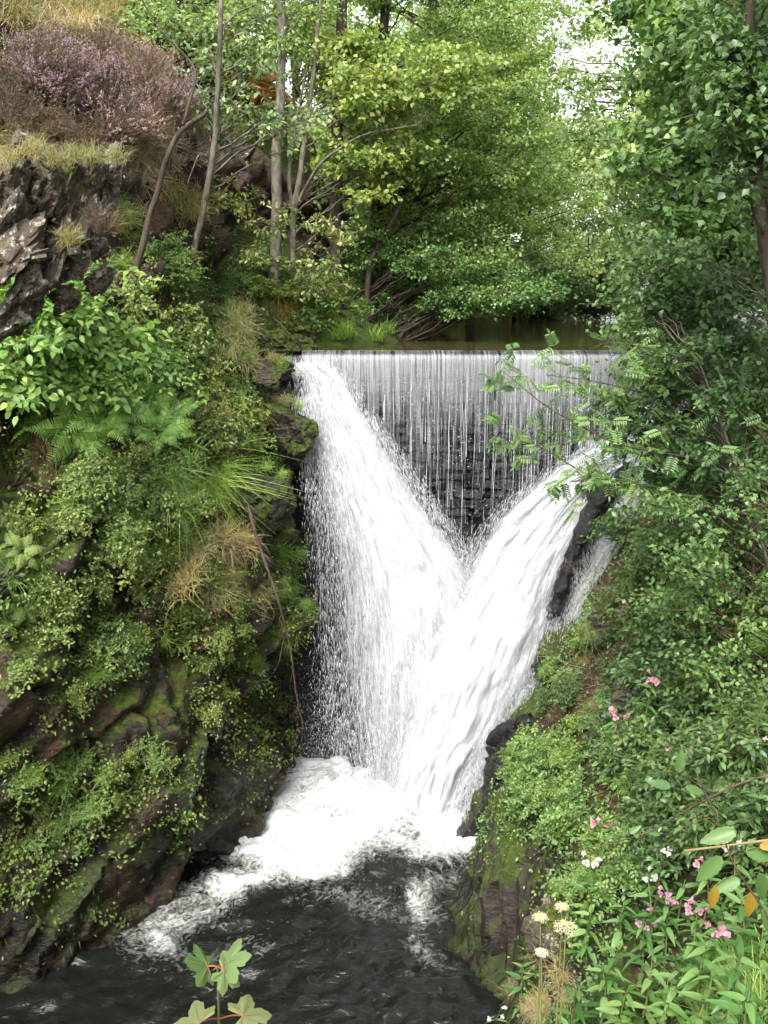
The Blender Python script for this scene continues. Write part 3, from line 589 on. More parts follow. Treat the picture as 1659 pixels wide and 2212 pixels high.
rock('boulder', at(1340, 1360, 11.5), (.4, .5, .4), (.2, .4, .6), M_CRAG, 'brown rock outcrop behind dry twigs on the right bank', 80)
rock('boulder', at(1400, 1490, 9.6), (.4, .3, .35), (.2, .1, .6), M_CRAG, 'weathered rock above the pink flowers on the right bank', 81)
# ------------------------------------------------------------------ plant materials
L_ALDER = leafmat('alder_leaf', ['55703a', '769652', '97b268', 'b4c688'], .48, .36)
L_FAR = leafmat('far_leaf', ['688452', '86a366', 'a2ba80', 'bccd9a'], .46, .5)  # paler, greyer greens: distance haze is put into the leaf colour
L_YEL = leafmat('yellow_green_leaf', ['5f7f36', '7e9a46', '93a852', 'abac58'], .45, .45)
L_DARK = leafmat('shaded_hazel_leaf', ['2f4a26', '456536', '597c42', '749856'], .38, .38)  # darker copy of the hazel greens, with shade put into the colour
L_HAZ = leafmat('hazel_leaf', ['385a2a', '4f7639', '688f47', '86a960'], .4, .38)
L_PALE = leafmat('pale_underside_leaf', ['3d5c28', '6a8a4a', '95ad78', 'b9c6a0'], .3, .5)
L_AUT = leafmat('turning_leaf', ['4f6b30', '6b8440', '8a9a54', 'a8a864', 'b8926a'], .35, .4)
L_ROW = leafmat('rowan_leaf', ['38592a', '4b7236', '668e48', '84a45e'], .35, .4)
L_RASP = leafmat('bright_shrub_leaf', ['4c7a2c', '699638', '84ae48', 'a4c05c'], .4, .42)
L_BILB = leafmat('bilberry_leaf', ['486f2c', '62893a', '7ca04a', '96b05c'], .35, .45)
L_FERN = leafmat('fern_green', ['3f6c1e', '5a8a2c', '74a43c', '92b64e'], .35, .5)
L_FERN2 = leafmat('yellow_fern', ['5f7c30', '7c943e', '93a44c'], .4, .5)
L_BRACK = leafmat('brown_bracken', ['5c3518', '8a5426', 'a06a34', '6e6a28'], .25, .7, .1)
L_GRASS = leafmat('fresh_grass', ['4f7a22', '6f9c34', '8db348', 'a3bb5c'], .35, .5)
L_DRY = leafmat('dry_grass', ['8d7b56', 'a3906a', 'b8a684', '858358'], .25, .7, .15)
L_MIXG = leafmat('mixed_grass', ['667340', '87864e', '988c5e', 'ab9a70'], .3, .6, .2)
L_HEAT = leafmat('heather_twig', ['54443a', '78645a', '8a7668', '666a40'], .1, .8, .1)
L_PINK = leafmat('heather_flower', ['8f7080', 'ab889a', 'bb9dab', '8c7668'], .3, .7, .1)
L_CREEP = leafmat('cliff_creeper_leaf', ['565824', '5a762c', '78923c', '96a84e'], .35, .45)
L_MOSS = leafmat('hanging_moss', ['2f3c12', '465418', '5f6c22', '6c7830'], .3, .8, .1)
L_BALS = leafmat('balsam_leaf', ['3a6a2a', '52843a', '6c9a4c', '88ac68'], .38, .4)
L_HERB = leafmat('herb_leaf', ['4a5c2c', '50783a', '6c924c', '8ca662'], .36, .45)
L_SYC = leafmat('sycamore_leaf', ['4f7436', '648446', '768f54', '828452'], .4, .5)
L_OLD = leafmat('yellowed_leaf', ['8f7326', 'a38636', '7a5f24'], .35, .5)
L_ROOT = leafmat('hanging_root', ['3c2a20', '574234', '735c4a'], .05, .85, .1)
L_TWIG = leafmat('bare_twig', ['6d5b47', '8d7b66', 'a89880'], .0, .8, .2)
L_WHITE = leafmat('white_petal', ['e9dfe4', 'f4eef0', 'e6c9d8'], .35, .6, .2)
L_ROSE = leafmat('pink_petal', ['c07a9a', 'd39ab4', 'e4bccf'], .35, .6, .2)
L_UMB = leafmat('cream_umbel', ['b4b8a2', 'c8cbb8', 'bdb4aa'], .3, .7, .1)
L_STEM = leafmat('green_stem', ['5a7a3a', '7a8f4e', '8f6a50'], .1, .5, .3)
L_RED = leafmat('red_stalk', ['a2543c', 'b3664a', '8f5a38'], .1, .5, .3)
M_BARK = plainmat('grey_mottled_bark', '2a2520', '777163', 16, .85, .6, .2, (1, 1, .35))
M_BARKD = plainmat('dark_alder_bark', '211b16', '564b40', 10, .9, .7, .2, (1, 1, .3))
M_BARKB = plainmat('brown_bark', '2a2019', '66564a', 16, .9, .7, .2, (1, 1, .3))

ORD = ['leftmost', 'second', 'third', 'fourth', 'fifth', 'sixth', 'seventh', 'eighth', 'ninth', 'tenth', 'eleventh', 'twelfth', 'thirteenth', 'fourteenth']
ROWS = {2: ['upper', 'lower'], 3: ['top', 'middle', 'bottom'], 4: ['top', 'second', 'third', 'bottom'], 5: ['top', 'second', 'third', 'fourth', 'bottom']}
def rank_labels(objs, what, where, limit=12):   # tells alike things apart by their order in the picture
    n = len(objs)
    if n == 1 or n > 60:
        for o in objs: o['label'] = f"{what} {where}"
    elif n <= limit:
        for k, o in enumerate(sorted(objs, key=lambda o: proj(o.location)[0])): o['label'] = f"{what} {where}, {ORD[k]}" + ("" if k == 0 else " from left")
    else:
        nr = min(5, math.ceil(n / 12)) if n > 12 else 2; q = sorted(objs, key=lambda o: proj(o.location)[1]); per = math.ceil(n / nr); nr = math.ceil(n / per)
        for r in range(nr):
            for k, o in enumerate(sorted(q[r * per:(r + 1) * per], key=lambda o: proj(o.location)[0])):
                o['label'] = f"{what} {where}, " + (f"{ROWS[nr][r]} row, " if nr > 1 else "") + ORD[k] + ("" if k == 0 else " from left")
def frame(z, spin):                    # rotation with +Z along z
    z = Vector(z).normalized(); q = Vector((0, 0, 1)).rotation_difference(z); return (q @ Quaternion((0, 0, 1), spin)).to_matrix()
def spawn(proto, name, cat, loc, zdir=(0, 0, 1), spin=None, scale=1.0, group=None, label=None):
    spin = random.uniform(0, 6.28) if spin is None else spin
    M = Matrix.Translation(loc) @ frame(zdir, spin).to_4x4() @ Matrix.Scale(scale, 4)
    if len(proto) == 1 and proto[0][2] is None:
        return obj(name, proto[0][1], mw=M, label=label, cat=cat, group=group)
    r = obj(name, None, mw=M, label=label, cat=cat, group=group); r.empty_display_size = .1
    for pn, me, lm in proto:
        obj(pn, me, r, mw=lm, kind='stuff' if pn == 'flowers' else None)
    return r

# ---- grass
def grass(n, L, mat, droop=.5, elev=(45, 85), width=.006, spread=.08, seed=0):
    g = np.random.default_rng(seed); B = Buf(); S = 6; s = np.linspace(0, 1, S)
    az = g.uniform(0, 6.283, n); el = np.radians(g.uniform(*elev, n)); ln = L * g.uniform(.45, 1.1, n); dr = droop * g.uniform(.5, 1.4, n)
    h = np.stack([np.cos(az), np.sin(az)], 1); p0 = g.normal(0, spread, (n, 2))
    r = s[None] * np.cos(el)[:, None] * ln[:, None] + (s ** 2)[None] * dr[:, None] * ln[:, None] * .25; z = s[None] * np.sin(el)[:, None] * ln[:, None] - (s ** 2)[None] * dr[:, None] * ln[:, None]
    C = np.concatenate([p0[:, None] + h[:, None] * r[..., None], z[..., None]], 2); side = np.stack([-h[:, 1], h[:, 0], 0 * az], 1)
    w = width * (1 - s ** 2 * .93)[None, :, None] * g.uniform(.6, 1.3, n)[:, None, None]
    V = np.stack([C - side[:, None] * w, C + side[:, None] * w], 2).reshape(n, S * 2, 3)
    f = np.array([[2 * i, 2 * i + 1, 2 * i + 3, 2 * i + 2] for i in range(S - 1)]); F = (f[None] + (np.arange(n) * S * 2)[:, None, None]).reshape(-1, 4)
    B.add(V.reshape(-1, 3), F, np.repeat(g.random(n), S * 2)); return B.make('grass_tuft', mat)
# ---- fern
PIN = np.array([[0, -.5, 0], [0, .5, 0]] + [[a, sgn * w, -.06 * a] for a, w in ((.16, .62), (.22, .34), (.36, .55), (.42, .28), (.56, .44), (.62, .2), (.78, .28)) for sgn in (-1, 1)] + [[1, 0, -.08]], float)
TEMPL['pinna'] = (PIN, np.array([q for i in range(7) for q in ([2 * i, 2 * i + 2, 2 * i + 3], [2 * i, 2 * i + 3, 2 * i + 1])] + [[14, 16, 15]]))
def frond(L, mat, arch=.55, n=20, seed=0, wide=.24):
    g = np.random.default_rng(seed); B = Buf(); s = np.linspace(0, 1, 16)
    def cur(s): return np.stack([L * (s - .12 * s ** 2), .04 * L * np.sin(s * 3 + seed), L * (arch * s * .9 - arch * 1.15 * s ** 2)], -1)
    B.tube(cur(s), np.linspace(.006, .0015, 16) * L / .6, 4, .1)
    t = np.linspace(.14, .985, n); P = cur(t); T = nrm(cur(t + .01) - P); side = np.array([0, 1, 0]); w = wide * L * np.sin(np.pi * np.clip((t * .9 + .12), 0, 1)) ** .8 * (1.15 - .55 * t)
    for sg in (-1, 1):
        D = nrm(T * .42 + sg * side + g.normal(0, .06, (n, 3)) - np.array([0, 0, .12])); N = np.cross(T, side) * -1 + g.normal(0, .12, (n, 3))
        N = np.where(N[:, 2:3] < 0, -N, N)
        B.leaves(P, D, N, np.maximum(w, .012 * L), L * .046 * (1.1 - .5 * t), 'pinna', g.random(n) * .6 + .2)
    return B.make('frond', mat)
def fern_proto(L, mat, k, seed):
    ms = [frond(L, mat, a, 20, seed + i) for i, a in enumerate((.5, .7, .9))]; out = []
    for i in range(k):
        M = Matrix.Rotation(i * 6.283 / k + random.uniform(-.25, .25), 4, 'Z') @ Matrix.Rotation(-math.radians(random.uniform(8, 42)), 4, 'Y') @ Matrix.Scale(random.uniform(.7, 1.1), 4)
        out.append(('frond', ms[i % 3], M))
    return out
# ---- leafy herb or shrub with stems
def bez(a, b, up, n=8, g=rng, wob=.0):
    a, b = np.asarray(a, float), np.asarray(b, float); t = np.linspace(0, 1, n)[:, None]; c = (a + b) / 2 + np.asarray(up, float)
    P = (1 - t) ** 2 * a + 2 * t * (1 - t) * c + t ** 2 * b
    if wob: P[1:-1] += g.normal(0, wob, (n - 2, 3))
    return P
def shrub(h, spread, stems, per, L, W, mat, T='leaf', stemmat=None, compound=0, seed=0, flat=.6, droop=0.0, side=3):
    g = np.random.default_rng(seed); S, B = Buf(), Buf()
    for i in range(stems):
        a = g.uniform(0, 6.283); r = spread * math.sqrt(g.random()); e = np.array([r * math.cos(a), r * math.sin(a), h * g.uniform(.55, 1.05) - droop * r])
        C = bez(g.normal(0, spread * .12, 3) * [1, 1, 0], e, [0, 0, h * .25 + droop * .3], 9, g, .01); S.tube(C, np.linspace(.006, .0016, 9) * (.6 + h), 4)
        subs = [C] + [bez(C[q], C[q] + np.r_[g.normal(0, spread * .35, 2), g.uniform(-.02, .18) * h], [0, 0, .03], 6, g, .006) for q in g.integers(2, 9, side)]
        for q, c in enumerate(subs):
            if q: S.tube(c, np.linspace(.003, .001, len(c)) * (.6 + h), 3)
            m = per if q == 0 else max(3, per // 2); t = g.uniform(.25 if q == 0 else .1, 1, m); idx = t * (len(c) - 1); i0 = np.clip(idx.astype(int), 0, len(c) - 2); P = c[i0] + (c[i0 + 1] - c[i0]) * (idx - i0)[:, None]
            Tn = nrm(c[i0 + 1] - c[i0]); az = g.uniform(0, 6.283, m); D = nrm(Tn * .45 + np.stack([np.cos(az), np.sin(az), g.normal(-.1, .35, m)], 1)); N = np.array([0, 0, 1.0]) * flat + g.normal(0, .4, (m, 3))
            if compound:
                l2 = L * g.uniform(.8, 1.1, m)
                for kk in range(compound):
                    f = (kk // 2 + .6) / (compound / 2 + .6); sd = nrm(np.cross(D, N)) * (1 if kk % 2 else -1); base = P + D * (l2 * 2.2 * f)[:, None]
                    last = kk == compound - 1
                    B.leaves(base, D if last else nrm(D * .55 + sd), N, l2, W * l2 / L, T, g.random(m))
                for a_, d_, l_ in zip(P[::1], D, l2): S.tube(np.array([a_, a_ + d_ * l_ * 2.2]), .0012, 3)
            else:
                B.leaves(P, D, N, L * g.uniform(.6, 1.15, m), W * g.uniform(.7, 1.15, m), T, g.random(m))
    return [('stem', S.make('stem', stemmat or L_STEM), Matrix()), ('foliage', B.make('foliage', mat), Matrix())]
# ---- heather
def heather(seed, h=.45, pink=.34):
    g = np.random.default_rng(seed); A, Fl = Buf(), Buf()
    for i in range(120):
        a = g.uniform(0, 6.283); r = .36 * math.sqrt(g.random()); p = np.array([r * .35 * math.cos(a), r * .35 * math.sin(a), 0]); e = np.array([r * math.cos(a), r * math.sin(a), h * g.uniform(.6, 1.1) - .25 * r]) + g.normal(0, .03, 3)
        C = bez(p, e, [0, 0, .05], 5, g, .01); A.tube(C, np.linspace(.003, .0012, 5), 3)
        d = nrm(C[-1] - C[-2]); m = 10; t = g.uniform(.3, 1, m)[:, None]; A.leaves(C[2] + (e - C[2]) * t, d + g.normal(0, .7, (m, 3)), g.normal(0, 1, (m, 3)), .035, .006, 'quad', g.random(m))
        if g.random() < pink:
            m = 18; t = g.uniform(-.02, .12, m)[:, None]; Fl.leaves(e + d * t + g.normal(0, .006, (m, 3)), d * .3 + g.normal(0, .8, (m, 3)), g.normal(0, 1, (m, 3)), .017, .014, 'quad', g.random(m))
    o = [('twigs', A.make('twigs', L_HEAT), Matrix())]
    if pink > 0: o.append(('flowers', Fl.make('flowers', L_PINK), Matrix()))
    return o
# ---- hanging roots, dry twig tangle
def strands(n, L, spread, mat, seed, r=.0035, curl=.03, name='root_bundle'):
    g = np.random.default_rng(seed); B = Buf()
    for i in range(n):
        p = g.normal(0, spread, 3) * [1, .6, .3]; l = L * g.uniform(.4, 1.1); z = np.linspace(0, l, 9); B.tube(np.c_[p[0] + np.cumsum(g.normal(0, curl, 9)) * .6, p[1] + np.cumsum(g.normal(0, curl, 9)) * .6, p[2] - z], np.linspace(r, r * .4, 9), 4)
    return B.make(name, mat)
def tangle(n, L, seed, mat, r=.003):
    g = np.random.default_rng(seed); B = Buf()
    for i in range(n):
        d = nrm(g.normal(0, 1, 3) + [0, 0, .5]); p = g.normal(0, .06, 3); e = p + d * L * g.uniform(.5, 1.1); C = bez(p, e, g.normal(0, .08, 3) + [0, 0, .06], 8, g, .012); B.tube(C, np.linspace(r, r * .35, 8), 4)
        for k in g.integers(2, 7, 3): B.tube(bez(C[k], C[k] + nrm(d + g.normal(0, .7, 3)) * L * .35, g.normal(0, .03, 3), 5, g, .008), np.linspace(r * .5, r * .25, 5), 3)
    return B.make('dry_twigs', mat)
# ---- touch-me-not with whorled leaves, each leaf and flower a part
def lance(L, W, mat, curl):
    s = np.linspace(0, 1, 8); w = np.sin(np.pi * s ** .68) * .5 * (1 - .3 * s); V = []
    for i, a in enumerate(s): V += [[L * a, -W * w[i], L * (-curl * a * a) + W * .18 * w[i] * 2], [L * a, 0, -L * curl * a * a], [L * a, W * w[i], L * (-curl * a * a) + W * .18 * w[i] * 2]]
    F = [[3 * i + k, 3 * i + k + 1, 3 * i + 4 + k, 3 * i + 3 + k] for i in range(7) for k in (0, 1)]; B = Buf(); B.add(V, F, .5); return B
LANCE = []
for q in range(6):
    b = lance(.21, .058, None, (.1, .3, .5, .25, .4, .15)[q]); b.R = [np.full(b.n, (q + .5) / 6)]; LANCE.append(b.make('leaf', L_BALS))

def flower_mesh(mat):
    B = Buf(); n = 9; th = np.linspace(0, 2 * np.pi, n)[:-1]
    for k, (z, r) in enumerate([(0, .004), (.012, .011), (.024, .012)]): pass
    R = np.array([[r * math.cos(a), r * math.sin(a), z] for z, r in ((-.006, .002), (.004, .010), (.018, .012), (.026, .009)) for a in th]); B.add(R, np.concatenate([grid_faces(4, 8), [[8 * i + 7, 8 * i + 15, 8 * i + 8, 8 * i] for i in range(3)]]), .3)
    m = B.make('flower', mat); Q = Buf(); Q.leaves(np.zeros((1, 3)), np.array([[1., 0, .3]]), np.array([[0, 0, 1.]]), .028, .030, 'round', .6); return m, Q.make('petal', mat)
PET = [Matrix.Translation((.004 * math.cos(a), .004 * math.sin(a), .02)) @ Matrix.Rotation(a, 4, 'Z') @ Matrix.Rotation(-e, 4, 'Y') for a, e in ((1.57, .1), (3.8, .0), (5.6, .0), (.6, 1.0))]
FL_W, FL_P = flower_mesh(L_WHITE), flower_mesh(L_ROSE)
def balsam(base, head, color, label, seed, nflow=5, leafscale=1.0, group='flowering touch-me-not stems on the right bank'):
    g = np.random.default_rng(seed); base, head = Vector(base), Vector(head); v = head - base; h = v.length
    r = obj('balsam_plant', None, loc=base, label=label, cat='plant', group=group); r.empty_display_size = .1
    C = bez((0, 0, 0), v, (g.normal(0, .05), g.normal(0, .05), .02), 12); B = Buf(); B.tube(C, np.linspace(.011, .004, 12), 6)
    def pt(t): i = min(int(t * 11), 10); return C[i] + (C[i + 1] - C[i]) * (t * 11 - i)
    t = .22 if h > .9 else .12; sp = g.uniform(0, 6)
    while t < .97:
        k = 3 if t > .45 else 2
        for j in range(k):
            a = sp + j * 6.283 / k + g.normal(0, .2); sc = leafscale * (1.15 - .45 * t) * g.uniform(.75, 1.15); tilt = g.uniform(-.15, .55) - .25 * (1 - t)
            M = Matrix.Translation(pt(t)) @ Matrix.Rotation(a, 4, 'Z') @ Matrix.Rotation(-tilt, 4, 'Y') @ Matrix.Rotation(g.normal(0, .25), 4, 'X') @ Matrix.Scale(sc, 4)
            obj('leaf', LANCE[g.integers(6)], r, mw=M)
        sp += 1.05; t += .095 / h * g.uniform(.85, 1.15)
    for j in range(nflow):
        a = g.uniform(0, 6.283); p = np.array(v) + np.array([math.cos(a), math.sin(a), 0]) * g.uniform(.02, .085) + [0, 0, g.uniform(-.03, .09)]
        B.tube(bez(C[-1], p, [0, 0, .02], 5), .0017, 3); z = np.array([math.cos(a), math.sin(a) - .9, .25])
        fm, pm = FL_W if color == 'white' else FL_P; fo = obj('flower', fm, r, mw=Matrix.Translation(p) @ frame(z, g.uniform(0, 6)).to_4x4() @ Matrix.Scale(g.uniform(.85, 1.25), 4))
        for pmx in PET: obj('petal', pm, fo, mw=pmx)
    obj('stem', B.make('stem', L_STEM), r); return r
# ---- umbellifer
def umbel_plant(head, base, r0, label, seed):
    g = np.random.default_rng(seed); base, head = Vector(base), Vector(head); v = np.array(head - base); r = obj('umbel_plant', None, loc=base, label=label, cat='plant', group='white umbel flower heads by the pool')
    S, U = Buf(), Buf(); C = bez((0, 0, 0), v, (.03, 0, .02), 10); S.tube(C, np.linspace(.008, .004, 10), 6)
    n = 26
    for i in range(n):
        a = i * 2.4; q = math.sqrt((i + .5) / n) * r0; e = v + np.array([q * math.cos(a), q * math.sin(a), .6 * r0 - .35 * q * q / r0]); S.tube(bez(v, e, [0, 0, .01], 5), .0014, 3)
        m = 16; o = g.normal(0, .010, (m, 3)) * [1, 1, .35]; U.leaves(e + o, g.normal(0, 1, (m, 3)) * [1, 1, .2], np.array([0, 0, 1.]) + g.normal(0, .3, (m, 3)), .010, .010, 'quad', g.random(m))
    obj('stem', S.make('stem', L_STEM), r); obj('umbel', U.make('umbel', L_UMB), r); return r
# ---- sycamore leaf
def palmate(mat, seed, R=.5):
    lobes = [(-2.1, .62), (-1.02, .9), (0, 1.0), (1.02, .9), (2.1, .62)]; pts = []
    for i, (a, l) in enumerate(lobes):
        for da, fl in ((-.40, .70), (-.34, .80), (-.24, .80), (-.14, .91), (0, 1), (.14, .91), (.24, .80), (.34, .80), (.40, .70)): pts.append((a + da * (1.0 if l > .6 else .9), l * fl))
        if i < 4: pts.append(((a + lobes[i + 1][0]) / 2, .50 if l > .7 else .44))
    V = [[0, 0, 0]] + [[r * math.cos(a), r * math.sin(a), -.22 * r * r + .05 * math.cos(5.7 * a) * r] for a, r in pts]; mid = [[.5 * x, .5 * y, .55 * z + .02 * math.cos(5.7 * math.atan2(y, x))] for x, y, z in V[1:]]
    n = len(pts); V = V + mid; F = [[1 + i, 2 + i, n + 2 + i, n + 1 + i] for i in range(n - 1)]; F3 = [[0, n + 1 + i, n + 2 + i] for i in range(n - 1)]; VB = Buf()
    for a, l in lobes: q = np.linspace(0, l * .93, 6); VB.tube(np.c_[q * math.cos(a), q * math.sin(a), -.22 * q * q + .05 * math.cos(5.7 * a) * q + .012], np.linspace(.016, .004, 6), 4, .9)
    B = Buf(); B.add(V, F, R); B.F.append(np.array(F3)); return B.make('leaf', mat), VB.make('vein', L_STEM)

# ---- trees
def tree(name, path, r0, r1, clusters, L, W, leaf, bark, label, T='quad', cat='tree', group=None, dens=1.0, seed=0, up=.25, flat=1.0, extra_trunks=(), leafless=0, plant=True, twigs=9, sides=9):
    g = np.random.default_rng(seed); base = np.asarray(path[0], float); r = obj(name, None, loc=base, label=label, cat=cat, group=group); r.empty_display_size = .2
    Tn, Li, Cr = Buf(), Buf(), Buf(); path = [np.asarray(q_, float) for q_ in path]; path = [path[0] + np.array([0, .1, -.9])] + path if plant else path
    C, _, _ = polyline_sample(path, 40); C = smooth1(C, 6); C[1:-1] += .35 * r0 * np.stack([fbm(C[1:-1] * 1.7 + k * 9, 2, seed + k) for k in range(3)], 1)
    rad = np.linspace(r0, r1, 40) * (1 + .6 * np.exp(-np.linspace(0, 40, 40) / 2.2)); Tn.tube(C, rad, sides)
    for ep, er in extra_trunks:
        E, _, _ = polyline_sample(ep, 24); E = smooth1(E, 4); Tn.tube(E, np.linspace(er, er * .35, 24), 7); C = np.concatenate([C, E]); rad = np.r_[rad, np.linspace(er, er * .35, 24)]
    for c, R, n in clusters:
        c = np.asarray(c, float); dh = np.linalg.norm((C - c)[:, :2], axis=1); cost = np.abs(C[:, 2] - (c[2] - .45 * dh - .1)) + .25 * dh
        i = int(np.argmin(cost)); p = C[i]; ln = np.linalg.norm(c - p); rb = max(.006, min(rad[i] * .4, .009 * ln + .004))
        K = bez(p, c, [0, 0, up * ln * .5], 12, g, .012 * ln); Li.tube(K, np.linspace(rb, .004, 12), 4)
        n = int(n * dens); m = twigs; az = g.uniform(0, 6.283, m); el = g.normal(.05, .35, m); d = np.stack([np.cos(az) * np.cos(el), np.sin(az) * np.cos(el), np.sin(el) * flat], 1); tl = R * g.uniform(.55, 1.25, m)
        s0 = K[g.integers(7, 12, m)]; e = s0 + d * tl[:, None]; e[:, 2] -= .10 * tl
        for a, b in zip(s0, e): Li.tube(np.array([a, b]), [.0035 + .002 * R, .0014], 3)
        if n <= 0: continue
        k = g.integers(0, m, n); t = g.random(n) ** .8; P = s0[k] + (e - s0)[k] * t[:, None] + g.normal(0, .16 * R, (n, 3)) * [1, 1, .6]
        D = d[k] * .5 + g.normal(0, .6, (n, 3)) + [0, 0, -.25]; N = np.array([0, -.25, 1.0]) + g.normal(0, .55, (n, 3)); shade = np.clip(g.normal(.5, .22, n) + g.normal(0, .12), 0, 1)
        Cr.leaves(P, D, N, L * g.uniform(.6, 1.15, n), W * g.uniform(.65, 1.15, n), T, shade)
    obj('trunk', Tn.make('trunk', bark, True, base), r)
    if Li.V: obj('branches', Li.make('branches', bark, True, base), r)
    if Cr.V: obj('crown', Cr.make('crown', leaf, True, base), r)
    return r
def rooted(pts):                        # a trunk drawn by sight lines, standing where its foot meets the land
    h = hit(pts[0][0], pts[0][1], 'LU'); Yr = h[0].y; b = np.array(h[0]); return [b + [0, .12, -.35], b] + [np.array(at(x, y, Yr + dy)) for x, y, dy in pts[1:]], Yr
def inpoly(x, y, poly):
    c = False; j = len(poly) - 1
    for i in range(len(poly)):
        xi, yi = poly[i]; xj, yj = poly[j]
        if (yi > y) != (yj > y) and x < (xj - xi) * (y - yi) / (yj - yi) + xi: c = not c
        j = i
    return c
def sample_poly(poly, n, Y0, Y1, R, nl, holes=(), minsep=0, ground=True):
    xs, ys = [p[0] for p in poly], [p[1] for p in poly]; out = []; tries = 0
    while len(out) < n and tries < n * 40:
        tries += 1; x, y = random.uniform(min(xs), max(xs)), random.uniform(min(ys), max(ys))
        if not inpoly(x, y, poly): continue
        hh = hit(x, y, 'LU') if ground else None; Ym = min(Y1, hh[0].y - .3 * R) if hh else Y1
        if Ym < Y0 * .62: continue
        Yv = random.uniform(min(Y0, Ym - .1 * R), Ym); p = at(x, y, Yv); r = R * random.uniform(.7, 1.3); rp = r * FPX / Yv / .46293
        if any(((x - hx) / (ha + rp * 1.1)) ** 2 + ((y - hy) / (hb + rp * 1.1)) ** 2 < 1 for hx, hy, ha, hb in holes): continue
        out.append((np.array(p), r, nl))
    return out
# ------------------------------------------------------------------ trees
SKY = [(1285, 160, 8, 42), (1266, 65, 3, 8)]
FARH = [(1285, 160, 10, 48), (1266, 60, 3, 10)]
def share(clusters, trunks):           # each leaf mass belongs to the nearest trunk
    g = [[] for _ in trunks]
    for c in clusters:
        d = [math.hypot(c[0][0] - t[0][0], c[0][1] - t[0][1]) for t in trunks]; g[int(np.argmin(d))].append(c)
    return g
def upright(x, y, h, lean=(0, 0)):
    z = ground_z(x, y); return [np.array([x, y, z - .3]), np.array([x + lean[0] * .4, y + lean[1] * .4, z + h * .45]), np.array([x + lean[0], y + lean[1], z + h])]
def crowns(poly, n, Y0, Y1, R, nl): return sample_poly(poly, n, Y0, Y1, R, nl, ground=False)   # unseen tree tops above the frame, added to darken the pool's reflection
def tops(n, lo, hi, R, nl): return [(np.array([random.uniform(a, b) for a, b in zip(lo, hi)]), R * random.uniform(.7, 1.3), nl) for _ in range(n)]  # more unseen crowns overhead, added so the water mirrors less sky
# far wood on both sides of the river
farp = [(620, -60), (1720, -60), (1720, 560), (1340, 640), (1180, 640), (900, 600), (700, 400)]
fc = sample_poly(farp, 210, 27, 46, 1.3, 470, FARH)
ft = [upright(x, y, h) for x, y, h in [(-7, 30, 12), (-3, 34, 13), (1, 38, 12), (4.5, 42, 11), (14, 34, 12), (18, 40, 13), (13, 27, 11), (-11, 27, 12)]]
# low trees closing the valley, under the gap of sky
fc += sample_poly([(1320, -60), (1520, -60), (1520, 420), (1320, 420)], 66, 22, 32, 1.0, 420, FARH) + sample_poly([(1120, -60), (1240, -60), (1240, 400), (1120, 300)], 34, 26, 34, 1.0, 420, FARH)
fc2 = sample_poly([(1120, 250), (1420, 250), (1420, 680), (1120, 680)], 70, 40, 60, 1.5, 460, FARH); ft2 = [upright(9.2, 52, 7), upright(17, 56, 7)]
FT = []
for (tr, cl, q) in [(t, c, i) for i, (t, c) in enumerate(zip(ft, share(fc, ft)))] + [(t, c, 8 + i) for i, (t, c) in enumerate(zip(ft2, share(fc2, ft2)))]:
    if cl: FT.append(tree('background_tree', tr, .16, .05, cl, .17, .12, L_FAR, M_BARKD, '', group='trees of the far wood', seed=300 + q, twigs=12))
rank_labels(FT, 'hazy green tree in the far wood', 'upstream')
# alders over the left shore of the upper pool
ap = [(660, -60), (1225, -60), (1225, 40), (1215, 150), (1235, 270), (1270, 350), (1310, 430), (1300, 560), (1210, 600), (1080, 590), (950, 560), (840, 520), (740, 420), (690, 300), (640, 140)]
ac = sample_poly(ap, 240, 17.5, 25, .62, 490, SKY)
ac += crowns([(420, -620), (1180, -620), (1200, -60), (420, -60)], 60, 17, 24, 1.0, 260)
ac += tops(60, (-5, 16, 15.5), (6, 24, 23), 1.2, 240)
at_ = [upright(-.9, 17.6, 13, (.5, 0)), upright(-.2, 19.5, 14, (.6, .2)), upright(.6, 21.5, 14, (1.0, 0)), upright(1.2, 24, 14, (1.4, 0)), upright(-2.8, 20, 14, (.3, 0)), upright(2.3, 26.5, 12, (1.5, 0))]
AL = []
for q, (t, c) in enumerate(zip(at_, share(ac, at_))):
    if c: AL.append(tree('alder_tree', t, .13, .04, c, .085, .062, L_ALDER, M_BARKD, '', group='alders over the left shore', seed=20 + q, twigs=10))
rank_labels(AL, 'leafy green alder over the left shore', 'of the upper pool')
# dark bushes where the river bends out of sight
vc = sample_poly([(1060, 575), (1350, 560), (1350, 695), (1200, 690), (1060, 680)], 46, 27, 32, .75, 420, ground=False)
vt = [upright(4.2, 31, 2.5), upright(6.6, 31.5, 3), upright(8.8, 30, 3)]
for q, (t, c) in enumerate(zip(vt, share(vc, vt))):
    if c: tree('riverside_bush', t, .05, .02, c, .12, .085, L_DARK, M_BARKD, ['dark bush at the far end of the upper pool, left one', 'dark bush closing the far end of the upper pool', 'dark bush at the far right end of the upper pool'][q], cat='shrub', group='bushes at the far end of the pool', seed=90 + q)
# trees on the slope above the left cliff
bc = sample_poly([(230, -120), (700, -120), (690, 90), (560, 140), (420, 90), (300, 60)], 70, 17, 23, .7, 260)
bt = [upright(-6.5, 18.5, 6), upright(-4.6, 20.5, 7), upright(-3.6, 18.2, 6)]
for q, (t, c) in enumerate(zip(bt, share(bc, bt))):
    if c: tree('slope_tree', t, .08, .03, c, .085, .065, L_FAR, M_BARKD, ['green tree on the brown slope nearest the heather', 'green tree on the brown slope, middle of three', 'green tree on the brown slope behind the straight alder'][q], group='trees on the slope above the cliff', seed=80 + q)
